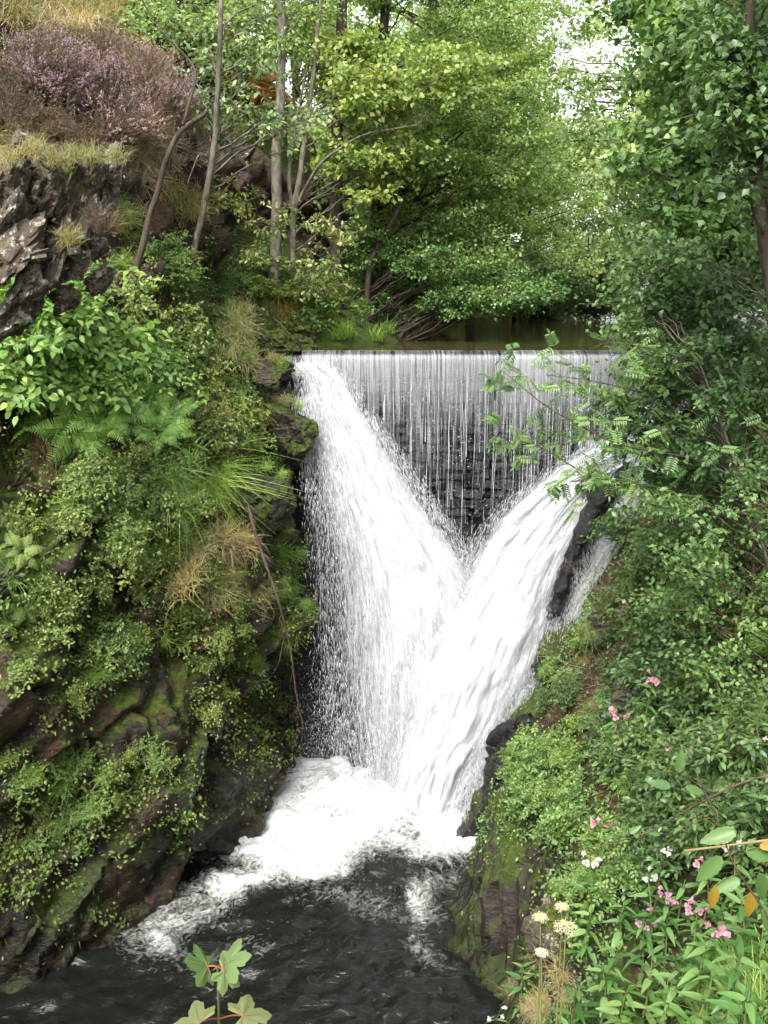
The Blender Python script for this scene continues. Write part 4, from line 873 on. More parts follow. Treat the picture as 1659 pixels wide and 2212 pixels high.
# sprays hanging low over the pool
lc = sample_poly([(780, 470), (1060, 560), (1230, 590), (1290, 640), (1180, 650), (1000, 640), (860, 600), (780, 560)], 46, 16.5, 20.5, .4, 420)
tree('alder_tree', [at(790, 690, 17.5), at(800, 560, 17.4), at(880, 420, 17.6)], .07, .03, lc, .075, .055, L_HAZ, M_BARKD, 'low dark alder with a leaning trunk drooping over the upper pool', group='alders over the left shore', seed=33)
# yellow-green maple sprays in front of the alders
wp, Yr = rooted([(634, 610), (632, 470, 0), (650, 380, -.1), (672, 200, 0), (690, 60, .1), (700, -100, .1)])
yc = sample_poly([(660, 100), (820, 60), (1060, 110), (1050, 200), (860, 250), (1050, 330), (900, 420), (720, 360), (690, 240)], 46, Yr - .8, Yr + 1.2, .46, 190)
tree('maple_tree', wp, .065, .025, yc, .105, .09, L_YEL, M_BARK,
     'forked grey maple with yellow green leaves beside the dark cliff', T='leaf4', seed=41, plant=False, extra_trunks=[([at(636, 450, Yr), at(690, 350, Yr - .3), at(780, 290, Yr - .5), at(900, 270, Yr - .6)], .03), ([at(634, 470, Yr), at(622, 380, Yr), at(640, 260, Yr), at(668, 120, Yr)], .045)])
# straight alder trunk
sc_ = sample_poly([(480, -60), (760, -60), (740, 60), (640, 130), (520, 120), (460, 40)], 22, 16.6, 18.4, .5, 170)
wp, Yr = rooted([(592, 620), (598, 450, 0), (602, 250, 0), (606, 60, 0), (608, -150, 0)])
tree('alder_tree', wp, .105, .065, sc_, .075, .058, L_ALDER, M_BARK, 'straight grey alder trunk rising past the dark rock recess', seed=42, plant=False, group='alders over the left shore')
# whitebeam-like thin tree with pale mottled bark
wc = sample_poly([(330, 130), (480, 90), (560, 180), (720, 220), (700, 320), (560, 330), (430, 300), (390, 230)], 30, 13.2, 14.6, .30, 36)
wc += sample_poly([(430, -40), (640, -40), (640, 160), (430, 150)], 10, 13.2, 14.6, .3, 50)
wp, Yr = rooted([(396, 655), (418, 545, 0), (446, 440, -.1), (463, 300, -.15), (472, 150, -.2), (480, -100, -.2)])
tree('whitebeam_tree', wp, .052, .03, wc, .10, .055, L_PALE, M_BARK, 'thin tree with pale mottled bark and grey green leaf clusters', T='leaf', seed=43, plant=False,
     extra_trunks=[([at(460, 345, Yr - .1), at(430, 330, Yr - .3), at(405, 395, Yr - .4)], .014)])
wp, Yr = rooted([(278, 640), (318, 480, 0), (368, 330, -.1), (395, 270, -.1), (448, 238, 0)])
tree('leaning_tree', wp, .052, .026, [], .1, .1, L_PALE, M_BARKD, 'leafless leaning brown trunk under the heather bank', seed=44, plant=False, extra_trunks=[([at(395, 270, Yr - .1), at(430, 150, Yr + .1), at(340, 60, Yr + .2), at(290, -30, Yr + .3)], .02)])
# drooping twigs with turning leaves
tc = sample_poly([(430, 400), (600, 400), (800, 500), (760, 640), (640, 650), (560, 560), (470, 470)], 40, 13.8, 15, .22, 34)
wp, Yr = rooted([(440, 640), (470, 520, 0), (560, 470, -.2), (700, 560, -.1)])
tree('buckthorn_shrub', wp, .018, .006, tc, .085, .045, L_AUT, M_BARK, 'sparse drooping shrub with turning yellow and pinkish leaves', T='leaf', cat='shrub', seed=45, twigs=5, plant=False,
     extra_trunks=[([wp[1], at(500, 640, Yr - .2), at(600, 690, Yr - .2), at(640, 740, Yr - .2)], .008), ([wp[2], at(560, 540, Yr - .2), at(690, 640, Yr - .2)], .008)])
# right-hand trees
hc = sample_poly([(1320, -60), (1720, -60), (1720, 560), (1560, 600), (1420, 560), (1360, 440), (1330, 330), (1345, 200), (1330, 80)], 110, 9.5, 13, .46, 270, SKY)
hc += crowns([(1380, -520), (1900, -520), (1900, -60), (1380, -60)], 40, 9.5, 13, .7, 260)
hc += tops(34, (2.6, 7, 13), (7.5, 13.5, 18.5), .9, 240)
ht = [upright(5.1, 10.5, 10, (-.6, 0)), upright(5.6, 12.6, 12, (-.8, 0))]
for q, (t, c) in enumerate(zip(ht, share(hc, ht))):
    if c: tree('hazel_tree', t, .09, .03, c, .10, .085, L_HAZ, M_BARKD, ['broad leaved hazel hanging over the right bank, nearer of two', 'broad leaved hazel behind the nearer hazel on the right'][q], T='leaf4', group='hazels on the right bank', seed=50 + q, extra_trunks=[([t[0], t[0] + np.array([-.5, -.3, 2.5]), t[0] + np.array([-1.3, -.4, 5.2])], .045), ([t[0], t[0] + np.array([-.1, -.6, 2.2]), t[0] + np.array([-.5, -1.0, 4.6])], .04)])
dc = sample_poly([(1480, -60), (1740, -60), (1740, 330), (1600, 420), (1500, 330), (1500, 120)], 58, 6.6, 8.8, .32, 150)
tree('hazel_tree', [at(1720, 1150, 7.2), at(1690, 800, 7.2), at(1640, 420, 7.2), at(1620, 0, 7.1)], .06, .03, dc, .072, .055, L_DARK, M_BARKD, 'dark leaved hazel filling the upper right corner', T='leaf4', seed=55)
mc = sample_poly([(1330, 440), (1500, 520), (1740, 500), (1740, 1050), (1500, 1060), (1400, 960), (1340, 760), (1320, 600)], 120, 8.3, 10.5, .34, 150)
mc += sample_poly([(1330, 760), (1480, 740), (1480, 1060), (1370, 1040), (1310, 900), (1290, 770)], 34, 8.2, 9.4, .24, 110)
mt = [upright(4.3, 9.6, 4, (-.4, 0)), upright(4.6, 11, 4.5, (-.3, 0)), upright(3.9, 8.6, 3, (-.2, 0))]
for q, (t, c) in enumerate(zip(mt, share(mc, mt))):
    if c: tree('hazel_bush', t, .045, .015, c, .068, .05, (L_HAZ, L_ROW, L_DARK)[q], M_BARK, ['many stemmed hazel bush leaning over the right end of the weir', 'dark hazel bush behind the leaning one on the right', 'small leaved bush nearest on the right edge'][q], T='leaf4', cat='shrub', seed=60 + q, extra_trunks=[([t[0], t[0] + np.array([-.5, -.2, 1.2]), t[0] + np.array([-1.2, -.5, 2.6])], .025), ([t[0], t[0] + np.array([-.2, -.6, 1.4]), t[0] + np.array([-.5, -1.0, 3.0])], .02)])
# dark undergrowth of the right slope
uc = sample_poly([(1360, 1060), (1480, 1020), (1740, 1000), (1740, 1560), (1560, 1500), (1450, 1440), (1370, 1340), (1360, 1180)], 84, 7.4, 10.6, .28, 150, ground=False)
ut = [upright(3.3, 9.9, 2, (-.2, 0)), upright(3.6, 8.6, 2, (-.2, 0)), upright(3.4, 7.7, 1.6, (-.1, 0))]
for q, (t, c) in enumerate(zip(ut, share(uc, ut))):
    if c: tree('undergrowth_bush', t, .03, .01, c, .06, .04, (L_ROW, L_HERB, L_HAZ)[q], M_BARKB, ['dark bush just right of the far cascade', 'green bush in the middle of the right slope', 'dark bush at the right edge below the hazels'][q], cat='shrub', seed=70 + q)
# rowan with feathered leaves reaching over the falls
g = np.random.default_rng(5); S, B = Buf(), Buf(); rbase = np.array(at(1720, 1180, 8.3))
arms = [[(1690, 1080), (1500, 990), (1330, 960), (1180, 880), (1085, 800)], [(1690, 1100), (1480, 1060), (1290, 1040), (1160, 960), (1060, 940)], [(1680, 1050), (1520, 900), (1400, 850), (1270, 820), (1180, 810)], [(1650, 1120), (1450, 1080), (1320, 1030), (1230, 1040)],
        [(1690, 1060), (1560, 960), (1430, 930), (1290, 900)], [(1690, 1120), (1560, 1110), (1420, 1000), (1330, 860)], [(1700, 1000), (1560, 850), (1450, 760), (1330, 740)]]
for q, arm in enumerate(arms):
    Yq = 8.3 + .25 * (q % 3); C, _, _ = polyline_sample([rbase] + [at(x, y, Yq - .1 * k) for k, (x, y) in enumerate(arm)], 40); C = smooth1(C, 3); S.tube(C, np.linspace(.016, .003, 40), 5)
    for k in list(range(14, 40, 1)) + [39, 39]:
        if g.random() < .12: continue
        p = C[k]; off = nrm(g.normal(0, 1, 3) * [1, .8, .6]); tw = p + off * g.uniform(.05, .3); S.tube(np.array([p, tw]), .0022, 3)
        for _ in range(3):
            d = nrm(np.array([-.5, -.2, -.15]) + g.normal(0, .7, 3)); ln = g.uniform(.13, .2); e = tw + d * ln; S.tube(np.array([tw, (tw + e) / 2 + [0, 0, .01], e]), .0013, 3); N = np.array([0, -.4, 1.]) + g.normal(0, .35, 3); sd = nrm(np.cross(d, N)); m = 6
            t = np.linspace(.22, .92, m)[:, None]; P = tw + (e - tw) * t; r_ = g.random()
            for sg in (-1, 1): B.leaves(P, d * .45 + sg * sd + 0 * P, N + 0 * P, .058 * g.uniform(.8, 1.1), .020, 'leaf', np.clip(r_ + g.normal(0, .12, m), 0, 1))
            B.leaves(e[None], d[None], N[None], .055, .02, 'leaf', r_)
r = obj('rowan_shrub', None, loc=rbase, label='rowan shrub with feathered leaves reaching left across the falls', cat='shrub')
obj('stem', S.make('stem', M_BARKB, True, rbase), r); obj('foliage', B.make('foliage', L_ROW, True, rbase), r)

# ------------------------------------------------------------------ plants on the left cliff
def put(xd, yd, proto, name, cat, scale=1.0, lean=.5, group=None, label=None, which='L', lift=0.0):
    h = hit(xd, yd, which)
    if h is None: return None
    l, n, q = h; z = Vector((0, 0, 1)) * (1 - lean) + n * lean
    return spawn(proto, name, cat, l + n * lift, z, None, scale, group, label)
def scatter(poly, n, protos, name, cat, scale, lean, group, what, where, which='L', limit=12):
    xs, ys = [p[0] for p in poly], [p[1] for p in poly]; os_ = []; tries = 0
    while len(os_) < n and tries < n * 30:
        tries += 1; x, y = random.uniform(min(xs), max(xs)), random.uniform(min(ys), max(ys))
        if inpoly(x, y, poly):
            o = put(x, y, random.choice(protos), name, cat, random.uniform(*scale), lean, group, None, which)
            if o: os_.append(o)
    rank_labels(os_, what, where, limit); return os_
G_F = [[('grass_tuft', grass(110, .45, L_GRASS, .55, (45, 85), .004, .05, s), None)] for s in (1, 2)]
G_LONG = [[('grass_tuft', grass(220, .85, L_GRASS, 1.35, (45, 85), .0035, .10, s), None)] for s in (3, 4)]
G_DRY = [[('grass_tuft', grass(190, .60, L_DRY, .75, (40, 85), .0035, .09, s), None)] for s in (5, 6)]
G_MIX = [[('grass_tuft', grass(170, .5, L_MIXG, .6, (45, 88), .0035, .08, s), None)] for s in (7, 8)]
FERN = [fern_proto(.55, L_FERN, 8, 1), fern_proto(.62, L_FERN, 7, 9)]; FERNY = [fern_proto(.26, L_FERN2, 6, 21)]
BRK = [fern_proto(.6, L_BRACK, 6, 31)]
RASP = [shrub(.55, .42, 9, 9, .105, .06, L_RASP, 'leaf', compound=3, seed=s, flat=1.0, droop=.3) for s in (1, 2)]
BILB = [shrub(.35, .35, 22, 26, .032, .02, L_BILB, 'quad', seed=s, side=5) for s in (3, 4)]
BUSH = [shrub(.4, .34, 12, 14, .06, .035, L_CREEP, 'leaf', seed=s, droop=.5) for s in (5, 6)]
HERB = [shrub(.3, .22, 7, 9, .05, .032, L_CREEP, 'leaf', seed=s, droop=.6, compound=3) for s in (7, 8)]
HEA = [heather(s) for s in (1, 2)]; HEA0 = [heather(5, .4, 0)]
scatter([(470, 650), (620, 680), (640, 770), (560, 820), (450, 780)], 34, G_MIX + G_F + G_DRY, 'grass_tuft', 'grass', (.8, 1.3), .35, 'grass above the chute', 'shaggy grass tuft', 'on the brow left of the weir')
scatter([(400, 800), (600, 820), (600, 960), (440, 1000)], 30, BUSH + G_MIX + BILB, 'brow_plant', 'plant', (.7, 1.1), .6, 'plants on the brow below the weir end', 'tangled low plant', 'on the steep brow left of the chute')
scatter([(0, 1640), (360, 1630), (370, 1700), (200, 1780), (0, 1880)], 40, HERB + G_F + BILB, 'ledge_plant', 'plant', (.5, .8), .7, 'plants on the low green ledge', 'small bright plant', 'on the low green ledge at left')
scatter([(120, 1000), (380, 960), (560, 1060), (420, 1120), (150, 1120)], 36, BUSH + HERB + G_F, 'cliff_plant', 'plant', (.6, 1.0), .75, 'plants under the ferns', 'hanging leafy plant', 'below the ferns on the left cliff')
scatter([(20, 1120), (330, 1140), (560, 1300), (560, 1500), (300, 1460), (40, 1560)], 54, HERB + G_F + BUSH, 'cliff_plant', 'plant', (.5, .85), .8, 'plants scattered over the left cliff', 'small leafy plant', 'clinging to the left cliff face')
scatter([(-20, -10), (260, -10), (270, 110), (180, 130), (0, 130)], 26, G_MIX + G_DRY, 'grass_tuft', 'grass', (1.1, 1.7), .35, 'tan grass above the heather', 'tan grass tuft', 'on the slope above the heather')
scatter([(100, 0), (330, 0), (330, 200), (120, 130)], 18, HEA0 + G_DRY, 'dry_heather', 'shrub', (1.0, 1.5), .4, 'faded brush above the heather', 'faded brown brush', 'behind the flowering heather')
scatter([(20, 150), (230, 150), (290, 250), (270, 300), (120, 250), (20, 210)], 22, HEA, 'heather_bush', 'heather', (.9, 1.3), .5, 'flowering heather at the upper left', 'pink flowering heather bush', 'on top of the left crag')
scatter([(270, 150), (380, 170), (400, 250), (330, 280), (280, 220)], 9, HEA, 'heather_bush', 'heather', (.8, 1.1), .5, 'flowering heather by the leaning trunk', 'pink tinged heather', 'above the leaning brown trunk')
scatter([(0, 220), (160, 270), (270, 290), (250, 330), (0, 330)], 22, HEA0 + G_DRY, 'dry_heather', 'shrub', (.8, 1.2), .75, 'dry brush under the heather', 'dry brown brush', 'hanging between heather and crag')
scatter([(280, 260), (410, 240), (400, 400), (300, 420)], 13, HEA0 + G_DRY, 'dry_heather', 'shrub', (.8, 1.2), .7, 'dry brush around the leaning trunk', 'dry brown brush', 'around the leaning brown trunk')
scatter([(300, 30), (660, 30), (690, 210), (540, 240), (330, 140)], 60, BRK, 'brown_bracken', 'fern', (1.5, 2.2), .35, 'brown bracken on the upper slope', 'rust brown bracken', 'on the slope behind the trees', 'LU')
scatter([(250, 0), (700, 0), (690, 120), (330, 120)], 26, BUSH + FERN, 'slope_bush', 'plant', (1.2, 2.0), .3, 'green plants on the upper slope', 'green leafy plant', 'among the brown bracken', 'LU')
scatter([(340, 400), (420, 380), (470, 430), (440, 480), (350, 470)], 6, G_MIX, 'grass_tuft', 'grass', (.8, 1.2), .7, 'grass tufts in the dark recess', 'drooping yellowish grass tuft', 'in the dark rock recess')
scatter([(240, 440), (300, 450), (320, 600), (250, 580)], 7, G_F + G_MIX, 'grass_tuft', 'grass', (.7, 1.0), .7, 'grass tufts beside the crag', 'small grass tuft', 'on the rock right of the crag')
scatter([(290, 560), (420, 540), (570, 560), (620, 640), (520, 660), (300, 660)], 34, BILB, 'bilberry_bush', 'shrub', (.6, .95), .3, 'bilberry bushes under the thin trees', 'small leaved green bush', 'below the thin trees')
scatter([(250, 670), (450, 660), (480, 780), (380, 860), (250, 760)], 20, BUSH, 'leafy_bush', 'shrub', (.8, 1.2), .5, 'green bushes on the left slope', 'green leafy bush', 'on the slope below the bilberries')
scatter([(-20, 690), (110, 660), (230, 720), (250, 800), (200, 860), (0, 860)], 15, RASP, 'raspberry_shrub', 'shrub', (.9, 1.25), .55, 'bright leafy shrubs on the left', 'bright pointed leaf shrub', 'at left above the ferns')
scatter([(180, 780), (300, 760), (420, 830), (400, 930), (260, 900)], 9, RASP, 'raspberry_shrub', 'shrub', (.6, .85), .6, 'leafy shrubs among the ferns', 'lower bright leafy shrub', 'among the ferns on the left')
scatter([(60, 880), (250, 850), (390, 900), (380, 1000), (220, 960), (80, 950)], 12, FERN, 'fern', 'fern', (1.1, 1.5), .85, 'ferns on the left cliff', 'arching green fern', 'on the left cliff under the bright shrub')
scatter([(160, 760), (330, 770), (420, 880), (300, 870)], 6, FERN, 'fern', 'fern', (.7, 1.0), .5, 'upper ferns on the left cliff', 'feathery fern', 'rising behind the bright shrub')
scatter([(460, 680), (620, 700), (630, 800), (560, 900), (480, 860), (420, 760)], 24, G_MIX + G_F, 'grass_tuft', 'grass', (.6, .95), .6, 'tufts on the slope by the chute', 'yellowish grass tuft', 'on the slope left of the chute')
scatter([(420, 720), (560, 760), (570, 980), (470, 1000), (420, 900)], 20, BUSH + HERB + HEA0, 'leafy_bush', 'shrub', (.6, .9), .6, 'small bushes left of the chute', 'small tangled bush', 'halfway between ferns and chute')
scatter([(330, 1020), (460, 1000), (520, 1040), (470, 1120), (380, 1150)], 13, G_LONG, 'grass_tuft', 'grass', (.75, 1.15), .75, 'long hanging grass on the left cliff', 'long bright grass tuft', 'hanging mid left cliff')
scatter([(380, 1130), (540, 1150), (560, 1300), (480, 1310), (380, 1270)], 16, G_DRY + G_MIX, 'grass_tuft', 'grass', (.7, 1.05), .8, 'straw grass on the left cliff', 'straw coloured hanging grass', 'below the long bright grass')
scatter([(600, 1130), (680, 1150), (690, 1260), (640, 1460), (600, 1420)], 18, G_F + G_LONG[:1], 'grass_tuft', 'grass', (.5, .8), .8, 'wet grass beside the falls', 'wet mossy grass tuft', 'beside the left edge of the falls')
scatter([(20, 1080), (130, 1100), (140, 1240), (60, 1480), (10, 1400)], 14, FERNY, 'small_fern', 'fern', (.8, 1.4), .8, 'small yellowish ferns on bare rock', 'small yellowish fern', 'on dark rock at far left')
scatter([(60, 1260), (280, 1280), (290, 1420), (200, 1460), (60, 1400)], 22, HERB + BUSH, 'cliff_herb', 'plant', (.6, .95), .8, 'leafy herbs on the lower left cliff', 'green leafy herb', 'on the lower left cliff')
scatter([(220, 1080), (360, 1100), (600, 1290), (560, 1420), (330, 1330)], 32, HERB + G_F, 'cliff_herb', 'plant', (.5, .85), .8, 'herbs on the middle left cliff', 'small green herb', 'on the middle of the left cliff')
scatter([(400, 1430), (560, 1400), (560, 1560), (430, 1600)], 10, G_F + HERB, 'cliff_herb', 'plant', (.45, .75), .8, 'herbs above the dark hollow', 'small wet herb', 'above the dark hollow near the falls')
for x, y, lab in [(35, 930, 'leftmost bundle of brown roots hanging below the ferns'), (95, 960, 'brown root bundle hanging beside the leftmost one'), (245, 940, 'brown root bundle hanging under the long ferns'), (290, 960, 'thin root strands right of the hanging root bundle')]:
    h = hit(x, y, 'L'); obj('root_bundle', strands(46, .55, .09, L_ROOT, x), loc=h[0] + h[1] * .18, label=lab, cat='roots', group='hanging roots')
S = Buf(); P = [at(535, 1090, 11.5), at(560, 1180, 11.4), at(600, 1290, 11.4), at(628, 1400, 11.5), at(640, 1500, 11.7), at(668, 1630, 11.9)]; C, _, _ = polyline_sample(P, 40); C = smooth1(C, 3); S.tube(C, np.linspace(.024, .004, 40), 6)
for k in (14, 18, 22, 26, 30, 33): S.tube(bez(C[k], C[k] + np.array([random.uniform(-.3, .12), -.05, -random.uniform(.3, .7)]), [.03, 0, 0], 8, rng, .012), np.linspace(.006, .002, 8), 4)
obj('dead_branch', S.make('dead_branch', M_BARKB), label='bare dead branch hanging down the left cliff beside the falls', cat='branch')

tp = [spawn(random.choice(G_F + G_MIX), 'grass_tuft', 'grass', at(x, y, Yv), (.2, -.4, .9), None, .55, 'grass tufts on the jutting rocks') for x, y, Yv in ((575, 1015, 12.35), (610, 1030, 12.4), (615, 870, 13.4), (645, 880, 13.4), (590, 778, 13.6), (615, 785, 13.6))]
tq = [spawn(random.choice(G_MIX + HEA0 + HEA0), 'hanging_tuft', 'grass', at(x, y, Yv), (.1, -.6, .7), None, .6, 'tufts draped over the crag') for x, y, Yv in ((20, 350, 8.8), (70, 330, 8.9), (120, 350, 9.0), (165, 345, 9.1), (205, 350, 9.3), (250, 345, 9.5), (225, 500, 9.3), (150, 520, 9.1))]
rank_labels(tq, 'dry tuft', 'draped over the pale crag')
rank_labels(tp, 'short grass tuft', 'on the rocks jutting beside the chute')
# creeping leaves and moss that cover the rock
def facesample(V, F, n, seed):
    g = np.random.default_rng(seed); a, b, c = V[F[:, 0]], V[F[:, 1]], V[F[:, 2]]; ar = np.linalg.norm(np.cross(b - a, V[F[:, 3]] - a), axis=1); ctr = (a + c) / 2
    m = (ctr[:, 1] > 2) & (ctr[:, 1] < 17) & (ctr[:, 2] > .1) & (ctr[:, 2] < 11); ar = np.where(m, ar, 0); i = g.choice(len(F), n, p=ar / ar.sum()); u, v = g.random((2, n, 1))
    P = a[i] * (1 - u) * (1 - v) + b[i] * u * (1 - v) + c[i] * u * v + V[F[i, 3]] * (1 - u) * v; N = nrm(np.cross(b[i] - a[i], V[F[i, 3]] - a[i])); ey = np.array([0, 0, CAM_Z]) - P; N = np.where((N * ey).sum(1, keepdims=True) < 0, -N, N); return P, N
def projv(P): 
    z = P[:, 2] - CAM_Z; dz = P[:, 1] * CP - z * SP; return (P[:, 0] / dz * FPX + 384) / .46293, (512 - (P[:, 1] * SP + z * CP) / dz * FPX) / .46293
def density(x, y, spots, base): 
    d = np.full(len(x), base)
    for cx, cy, rx, ry, a in spots: d = np.maximum(d, a * np.exp(-(((x - cx) / rx) ** 2 + ((y - cy) / ry) ** 2) ** 1.5))
    return d
P, N = facesample(LEFT_V, LEFT_F, 190000, 1); x, y = projv(P)
spots = [(120, 1720, 280, 110, 1), (40, 1850, 120, 140, .5), (300, 1690, 120, 60, .9), (430, 760, 240, 190, .9), (330, 950, 260, 170, .8), (170, 1380, 170, 150, .7), (460, 1330, 170, 120, .6), (560, 1530, 120, 120, .45), (640, 1300, 60, 190, .9), (80, 780, 260, 130, .8), (480, 1500, 120, 80, .4), (250, 1150, 200, 100, .45), (420, 600, 240, 80, .7)]
dn = density(x, y, spots, .035) * (.35 + 1.3 * sstep(-.25, .45, fbm(P * 1.6, 4, 9))) * (.4 + .6 * sstep(-.5, .4, N[:, 2])); keep = (rng.random(len(P)) < dn) & (x > -120) & (x < 760) & (y < 2250); P, N = P[keep], N[keep]
n = len(P); Bc = Buf(); tier = rng.random(n); D = np.array([0, 0, -.55]) + N * .5 + rng.normal(0, .5, (n, 3)); Nn = N + np.array([0, 0, .7]) + rng.normal(0, .45, (n, 3))
Bc.leaves(P + N * (rng.random(n) ** 2 * .10)[:, None], D, Nn, rng.uniform(.018, .05, n), rng.uniform(.014, .036, n), 'quad', np.clip(rng.random(n) * .8 + .2 * fbm(P * 2, 2, 4), 0, 1))
cen = rng.choice(n, min(n, 2300), replace=False); k = np.repeat(cen, 24); m = len(k); rr = np.repeat(rng.uniform(.05, .14, len(cen)), 24)[:, None]
Q = P[k] + rng.normal(0, 1, (m, 3)) * rr * [.8, .8, .7] + N[k] * (rng.random(m) * .12)[:, None] + [0, 0, -.03]
Bc.leaves(Q, np.array([0, 0, -.5]) + N[k] * .6 + rng.normal(0, .5, (m, 3)), N[k] + np.array([0, 0, .8]) + rng.normal(0, .4, (m, 3)), rng.uniform(.03, .065, m), rng.uniform(.022, .045, m), 'quad', np.clip(np.repeat(rng.random(len(cen)), 24) * .6 + rng.random(m) * .4, 0, 1))
obj('cliff_creepers', Bc.make('cliff_creepers', L_CREEP), kind='stuff', label='small creeping leaves covering the left cliff', cat='ground cover')
P, N = facesample(LEFT_V, LEFT_F, 90000, 2); x, y = projv(P); spots = [(640, 1330, 45, 170, 1), (640, 1200, 60, 60, 1), (160, 1800, 240, 180, .55), (500, 1620, 140, 110, .5), (60, 1980, 120, 120, .4)]
dn = density(x, y, spots, .16) * sstep(-.25, .35, fbm(P * 2.1, 4, 19)) * 1.3; keep = (rng.random(len(P)) < dn) & (x > -120) & (x < 760); P, N = P[keep], N[keep]; n = len(P)
Bm = Buf(); Bm.leaves(P + N * .01, np.array([0, 0, -1.]) + N * .35 + rng.normal(0, .2, (n, 3)), N + rng.normal(0, .4, (n, 3)), rng.uniform(.03, .13, n), rng.uniform(.005, .012, n), 'blade')
obj('hanging_moss', Bm.make('hanging_moss', L_MOSS), kind='stuff', label='moss strands hanging from the wet left cliff', cat='moss')
# ------------------------------------------------------------------ plants on the right bank
P, N = facesample(RIGHT_V, RIGHT_F, 230000, 3); x, y = projv(P)
bare = density(x, y, [(1070, 1960, 110, 160, .95), (1240, 1560, 90, 170, .55), (1130, 1640, 70, 140, .8), (1180, 1900, 60, 140, .6)], 0)
dn = .62 * (1 - bare) * (.25 + 1.1 * sstep(-.3, .4, fbm(P * 1.5, 4, 29))) * sstep(.2, .7, P[:, 2]); keep = (rng.random(len(P)) < dn) & (x > 900) & (x < 2600) & (P[:, 1] > 2.4); P, N = P[keep], N[keep]; n = len(P)
Bc = Buf(); Bc.leaves(P + (N * .5 + [0, 0, .5]) * (rng.random(n) ** 1.5 * .22)[:, None], rng.normal(0, .6, (n, 3)) + [-.3, -.3, -.2], N * .5 + [0, -.2, .9] + rng.normal(0, .45, (n, 3)), rng.uniform(.025, .06, n), rng.uniform(.016, .038, n), 'quad')
obj('bank_undergrowth', Bc.make('bank_undergrowth', L_HERB), kind='stuff', label='low green leaves covering the right bank', cat='ground cover')
def head_at(xd, yd, want, far=99):             # walk back along the line of sight until the ground lies the plant's height below
    h = hit(xd, yd, 'R'); d = ray(xd, yd).normalized(); q = min(far, h[2] if h else 9.0)
    while q > 2.4:
        p = EYE + d * q; z = ground_z(p.x, p.y, 'R')
        if p.z - z >= want: return p, Vector((p.x + random.uniform(-.06, .1), p.y + random.uniform(.0, .12), z - .03))
        q -= .04
    p = EYE + d * q; return p, Vector((p.x, p.y, p.z - want))
HB = [shrub(.42, .28, 8, 12, .075, .04, L_HERB, 'leaf', seed=s) for s in (11, 12)]; HB2 = [shrub(.4, .3, 9, 8, .055, .03, L_BILB, 'leaf', compound=5, seed=s) for s in (13, 14)]
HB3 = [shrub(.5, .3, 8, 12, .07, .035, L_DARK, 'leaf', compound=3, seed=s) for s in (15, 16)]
scatter([(1330, 1340), (1500, 1400), (1670, 1420), (1670, 1900), (1420, 1880), (1300, 1760), (1330, 1500)], 60, HB + HB3, 'bank_herb', 'plant', (.7, 1.15), .4, 'leafy herbs on the right slope', 'leafy green herb', 'on the right slope', 'R')
scatter([(1100, 1640), (1240, 1600), (1300, 1700), (1260, 1800), (1120, 1780), (1090, 1700)], 20, HB2 + HB, 'bank_herb', 'plant', (.6, .95), .5, 'bright herbs above the pool boulder', 'bright small leaved herb', 'above the dark pool boulder', 'R')
scatter([(1200, 1800), (1400, 1780), (1420, 1950), (1230, 1960)], 18, HB + HB2, 'bank_herb', 'plant', (.6, .9), .4, 'herbs behind the white flowers', 'low green herb', 'behind the white flowering stems', 'R')
scatter([(1330, 1100), (1660, 1080), (1660, 1400), (1400, 1380)], 26, HB3 + HB, 'bank_herb', 'plant', (.8, 1.2), .4, 'shaded herbs under the hazels', 'shaded leafy herb', 'under the hazels on the right', 'R')
scatter([(1320, 1620), (1420, 1620), (1430, 1720), (1310, 1740)], 4, [fern_proto(.5, L_FERN, 6, 51)], 'fern', 'fern', (.8, 1.0), .4, 'ferns on the right bank', 'green fern', 'on the right bank below the pink flowers', 'R')
scatter([(1580, 1390), (1660, 1390), (1660, 1480), (1590, 1480)], 2, [fern_proto(.5, L_FERN, 6, 52)], 'fern', 'fern', (.8, 1.0), .4, 'ferns at the right edge', 'green fern', 'at the right edge above the white flower', 'R')
scatter([(1080, 2090), (1230, 2060), (1240, 2200), (1060, 2210)], 7, G_DRY, 'grass_tuft', 'grass', (.45, .7), .3, 'dry grass at the bottom', 'dry straw grass tuft', 'below the white umbel heads', 'R')
scatter([(1480, 2080), (1670, 2060), (1670, 2230), (1420, 2230)], 16, G_F, 'grass_tuft', 'grass', (.6, 1.0), .2, 'green grass at the bottom right', 'fine green grass tuft', 'in the bottom right corner', 'R')
scatter([(1180, 1480), (1300, 1380), (1330, 1600), (1220, 1640)], 9, G_DRY + HEA0, 'grass_tuft', 'grass', (.4, .6), .6, 'faded tufts right of the falls', 'faded brown tuft', 'on the mossy slope right of the falls', 'R')
scatter([(1190, 1400), (1330, 1300), (1360, 1600), (1260, 1780), (1150, 1760)], 30, HB + HB3 + HB2, 'bank_herb', 'plant', (.4, .75), .5, 'herbs on the brown slope right of the falls', 'small green herb', 'on the brown slope beside the falls', 'R')
# bare twigs in front of the right bank
for q, (x, y) in enumerate([(1330, 1380), (1400, 1340), (1290, 1450), (1360, 1480), (1290, 1200), (1420, 1180), (1480, 1420), (1330, 1280)]):
    h = hit(x, y, 'R'); obj('dry_twigs', tangle(9, .75, 90 + q, L_TWIG), loc=h[0] + h[1] * .25, label=['dry twigs beside the brown outcrop', 'dry twigs above the brown outcrop right of the falls', 'dry twigs nearest the right cascade', 'dry twigs above the pink flowers', 'dry twigs by the black rock rib', 'uppermost dry twigs under the rowan', 'dry twigs farthest right on the slope', 'dry twigs right below the far cascade'][q], cat='twigs', group='bare twigs on the right bank')
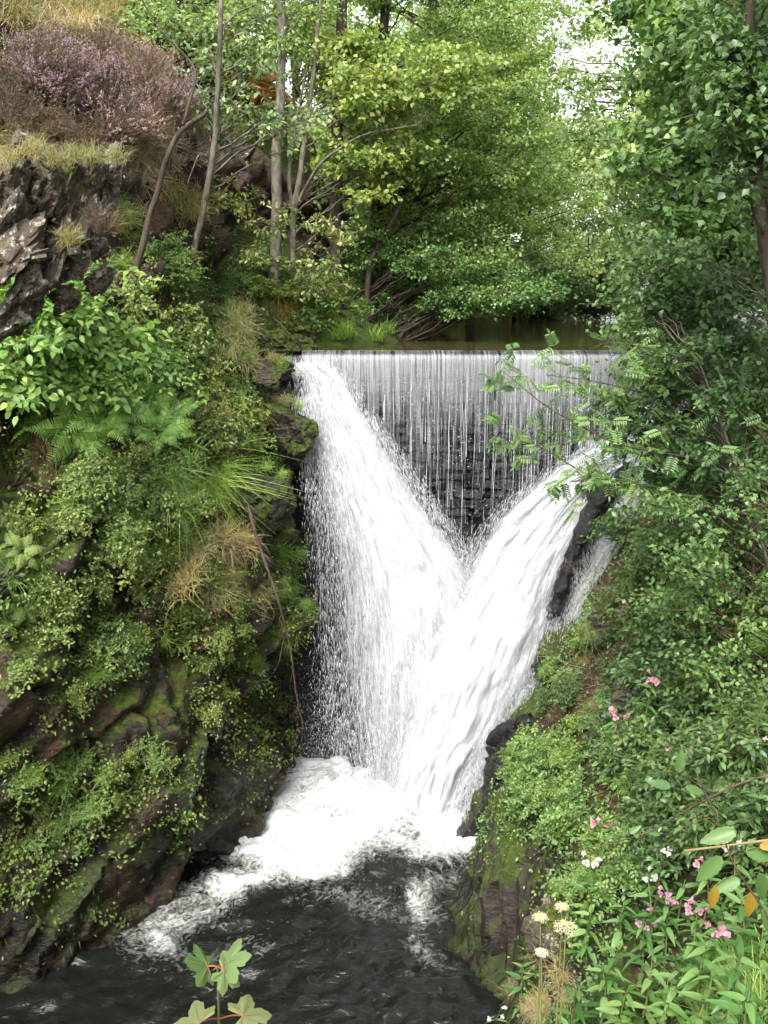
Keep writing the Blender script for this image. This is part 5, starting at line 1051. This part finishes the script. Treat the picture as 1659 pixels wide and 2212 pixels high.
# flowering stems
BAL = [(1410, 1480, 'pink', .9, 'touch-me-not with the highest pink flowers on the right bank', 5), (1335, 1545, 'pink', .8, 'touch-me-not with pink flowers nearest the brown mossy slope', 7), (1455, 1612, 'pink', .7, 'touch-me-not with few pink flowers right of the upper pair', 3), (1625, 1612, 'white', .8, 'white flowered touch-me-not at the right edge, uppermost', 6),
       (1295, 1785, 'pink', .6, 'touch-me-not with a small pink cluster left of the bramble', 6), (1275, 1865, 'white', .85, 'tall touch-me-not with four white flowers, nearest the boulder', 6), (1430, 1840, 'white', .7, 'touch-me-not with white buds above the grey stone', 3), (1400, 1905, 'white', .7, 'touch-me-not with two white flowers in the middle', 5),
       (1525, 1885, 'pink', .75, 'touch-me-not with deep pink flowers near the yellowed leaves', 6), (1440, 1945, 'pink', .7, 'touch-me-not with scattered pink flowers, middle of the bank', 6), (1390, 1985, 'pink', .6, 'touch-me-not with pink flowers low in the middle', 4), (1505, 1980, 'pink', .75, 'touch-me-not with pale pink flowers under the yellowed leaves', 7),
       (1545, 2010, 'pink', .7, 'touch-me-not with pale pink flowers, lowest right', 6), (1585, 1825, 'white', .8, 'white flowered touch-me-not beside the broad bramble leaf', 7), (1075, 2195, 'white', .5, 'small touch-me-not with a white flower at the bottom edge', 3)]
for q, (x, y, c, hh, lab, nf) in enumerate(BAL):
    hd, bs = head_at(x, y, hh); balsam(bs, hd, c, lab, 100 + q, nf)
LEAFY = [(1280, 1960), (1340, 2040), (1410, 2060), (1470, 2090), (1540, 2100), (1600, 2060), (1650, 2000), (1360, 2130), (1440, 2160), (1300, 2090), (1250, 2120), (1520, 2170), (1620, 2140), (1560, 1960), (1640, 1900), (1600, 1930), (1130, 2080), (1230, 2200), (1330, 2190), (1480, 1900), (1350, 1950), (1600, 1760), (1540, 1700), (1630, 1700), (1480, 1560), (1560, 1560)]
nb = []
for q, (x, y) in enumerate(LEAFY):
    hd, bs = head_at(x, y, random.uniform(.45, .8)); nb.append(balsam(bs, hd, 'white', '', 140 + q, 0, 1.1, 'leafy flowerless stems on the right bank'))
rank_labels(nb, 'flowerless leafy stem', 'among the flowers on the right')
for q, (x, y, r0, lab) in enumerate([(1222, 2010, .075, 'broad white umbel head, largest, beside the leafy stems'), (1168, 1985, .042, 'small pale umbel head left of the broad one'), (1214, 1962, .036, 'small umbel head above the broad one'), (1170, 2060, .032, 'lowest small umbel head over the dry grass')]):
    hd, bs = head_at(x, y, .75 - .1 * q, 7.2); umbel_plant(hd, bs, r0, lab, 7 + q)
# bramble cane with toothed leaves, yellowed leaves hanging
def cane(pts, leaves, name, label, mat, Ls=.12):
    C, _, _ = polyline_sample(pts, 30); C = smooth1(C, 3); b0 = Vector(C[0]); r = obj(name, None, loc=b0, label=label, cat='shrub'); S = Buf(); S.tube(C, np.linspace(.007, .003, 30), 5)
    for (x, y, Yv, dx, dy, s, m) in leaves:
        p = at(x, y, Yv); i = int(np.argmin(np.linalg.norm(C - np.array(p), axis=1))); S.tube(bez(C[i], p, [0, 0, .02], 5), .002, 4)
        B = Buf(); d = np.array(at(x + dx, y + dy, Yv) - p); B.leaves(np.zeros((1, 3)), d[None], np.array([[0, -.75, .7]]), s * 1.3, s * .5, 'big', .5); obj('leaf', B.make('leaf', m), r, loc=p - b0)
    obj('stem', S.make('stem', M_BARKB, True, b0), r)
s = np.linspace(0, 1, 13); w = .5 * np.sin(np.pi * s ** .75) ** .8; V = []
for i, a in enumerate(s):
    k = 1 + (.12 if i % 2 else -.06); V += [[a, -w[i] * k, -.14 * a * a + .09 * w[i]], [a, -w[i] * .5, -.14 * a * a + .015], [a, 0, -.14 * a * a], [a, w[i] * .5, -.14 * a * a + .015], [a, w[i] * k, -.14 * a * a + .09 * w[i]]]
F = [[5 * i + k, 5 * i + k + 1, 5 * i + 6 + k] for i in range(12) for k in range(4)] + [[5 * i + k, 5 * i + 6 + k, 5 * i + 5 + k] for i in range(12) for k in range(4)]
TEMPL['big'] = (np.array(V), np.array(F))
Yb = 4.4
cane([at(1720, 1660, Yb), at(1600, 1690, Yb), at(1500, 1740, Yb + .1), at(1400, 1800, Yb + .2), at(1290, 1830, Yb + .3)], [(1450, 1700, Yb, -40, -10, .10, L_HAZ), (1465, 1670, Yb, 10, -50, .10, L_HAZ), (1480, 1700, Yb, 50, 15, .09, L_HAZ), (1360, 1800, Yb + .2, 30, -20, .06, L_HERB), (1400, 1795, Yb + .2, 30, 10, .06, L_HERB), (1380, 1810, Yb + .2, -25, -25, .05, L_HERB)], 'bramble_cane', 'bramble cane arching in from the right edge with toothed leaves', L_HAZ)
cane([at(1720, 2080, 3.9), at(1640, 1950, 3.9), at(1585, 1870, 3.9), at(1545, 1760, 3.95), at(1500, 1660, 4.0)], [(1592, 1795, 3.9, -60, 18, .14, L_HAZ), (1560, 1850, 3.9, -40, 40, .14, L_HAZ), (1610, 1840, 3.9, 45, 10, .12, L_HAZ), (1640, 1885, 3.9, 10, 50, .13, L_HAZ), (1622, 1925, 3.9, -2, 60, .12, L_OLD), (1545, 1915, 3.9, -8, 60, .10, L_OLD), (1640, 1830, 3.9, 40, -6, .09, L_OLD), (1600, 1900, 3.9, -50, 20, .12, L_HERB), (1650, 1960, 3.9, 20, 60, .13, L_HERB)], 'bramble_cane', 'nearer bramble stem with broad leaves and two hanging yellow ones', L_HAZ)
S = Buf(); hb = [at(1480, 1838, 5.4), at(1560, 1828, 5.3), at(1680, 1812, 5.2)]; S.tube(np.array(hb), [.009, .008, .009], 6); obj('cut_stick', S.make('cut_stick', L_DRY), label='pale broken stick lying among the leaves on the right', cat='stick')
# sycamore sapling at the bottom edge
Ys = 2.75; hub = at(470, 2090, Ys); low = at(478, 2200, Ys - .02); sb = at(480, 2420, Ys + .25); r = obj('sycamore_sapling', None, loc=sb, label='young sycamore with broad lobed leaves over the dark water', cat='sapling')
S = Buf(); S2 = Buf(); S.tube(bez(sb, hub, (.0, 0, 0), 10), np.linspace(.008, .004, 10), 6); PM = [palmate(L_SYC, 0, v) for v in (.2, .45, .7, .95)]
for q, (x, y, dx, dy, s, stem, k) in enumerate([(448, 2075, -60, -28, .105, hub, 0), (488, 2066, 60, -25, .105, hub, 1), (482, 2085, 55, 40, .085, hub, 2), (430, 2196, -80, 4, .125, low, 3), (524, 2180, 85, -12, .115, low, 3)]):
    y += 14; p = at(x, y, Ys - .03 * q); dr = (at(x + dx, y + dy, Ys - .06) - p).normalized(); zz = Vector((random.uniform(-.25, .25), random.uniform(-.5, -.2), .9)); yy = zz.cross(dr).normalized(); zz = dr.cross(yy); R = Matrix((dr, yy, zz)).transposed()
    lo = obj('leaf', PM[k][0], r, mw=Matrix.Translation(p - sb) @ R.to_4x4() @ Matrix.Scale(s * .95, 4)); obj('vein', PM[k][1], lo); S2.tube(bez(stem, p, (0, 0, .012), 6), .0026, 5)
obj('stem', S.make('stem', L_STEM, True, sb), r); obj('leaf_stalk', S2.make('leaf_stalk', L_RED, True, sb), r)

# ------------------------------------------------------------------ green shore plants around the upper pool
scatter([(540, 600), (700, 600), (740, 750), (600, 750)], 26, HB + BUSH + G_MIX, 'shore_plant', 'plant', (.9, 1.5), .15, 'plants in the hollow beside the weir', 'shaded plant', 'in the hollow beside the weir', 'LU')
scatter([(650, 640), (760, 620), (900, 640), (900, 740), (760, 745), (680, 720)], 40, G_F + HB, 'shore_plant', 'plant', (1.0, 1.6), .1, 'plants on the left shore of the upper pool', 'leafy shore plant', 'on the left shore above the weir', 'U')
scatter([(900, 640), (1260, 640), (1280, 690), (1050, 700), (920, 715)], 24, HB + G_MIX, 'shore_plant', 'plant', (1.4, 2.2), .1, 'plants on the far shore of the upper pool', 'leafy shore plant', 'on the far shore of the upper pool', 'U')
P, N = facesample(UP_V, UP_F, 10, 4)
g = np.random.default_rng(77); n = 90000; i = g.choice(len(UP_V), n); Q = UP_V[i] + g.normal(0, .12, (n, 3)) * [1, 1, 0]; m = (Q[:, 1] < 40) & (Q[:, 2] > CREST + .15) & (np.abs(Q[:, 0]) < 16) & (fbm(Q * .7, 3, 3) > -.35); Q = Q[m]; n = len(Q); Q[:, 2] += g.random(n) ** 2 * .35
Bc = Buf(); Bc.leaves(Q, g.normal(0, .7, (n, 3)) + [0, 0, .1], np.array([0, -.4, .8]) + g.normal(0, .5, (n, 3)), g.uniform(.06, .15, n), g.uniform(.035, .08, n), 'quad')
obj('valley_undergrowth', Bc.make('valley_undergrowth', L_HERB), kind='stuff', label='green undergrowth on the slopes above the upper pool', cat='ground cover')
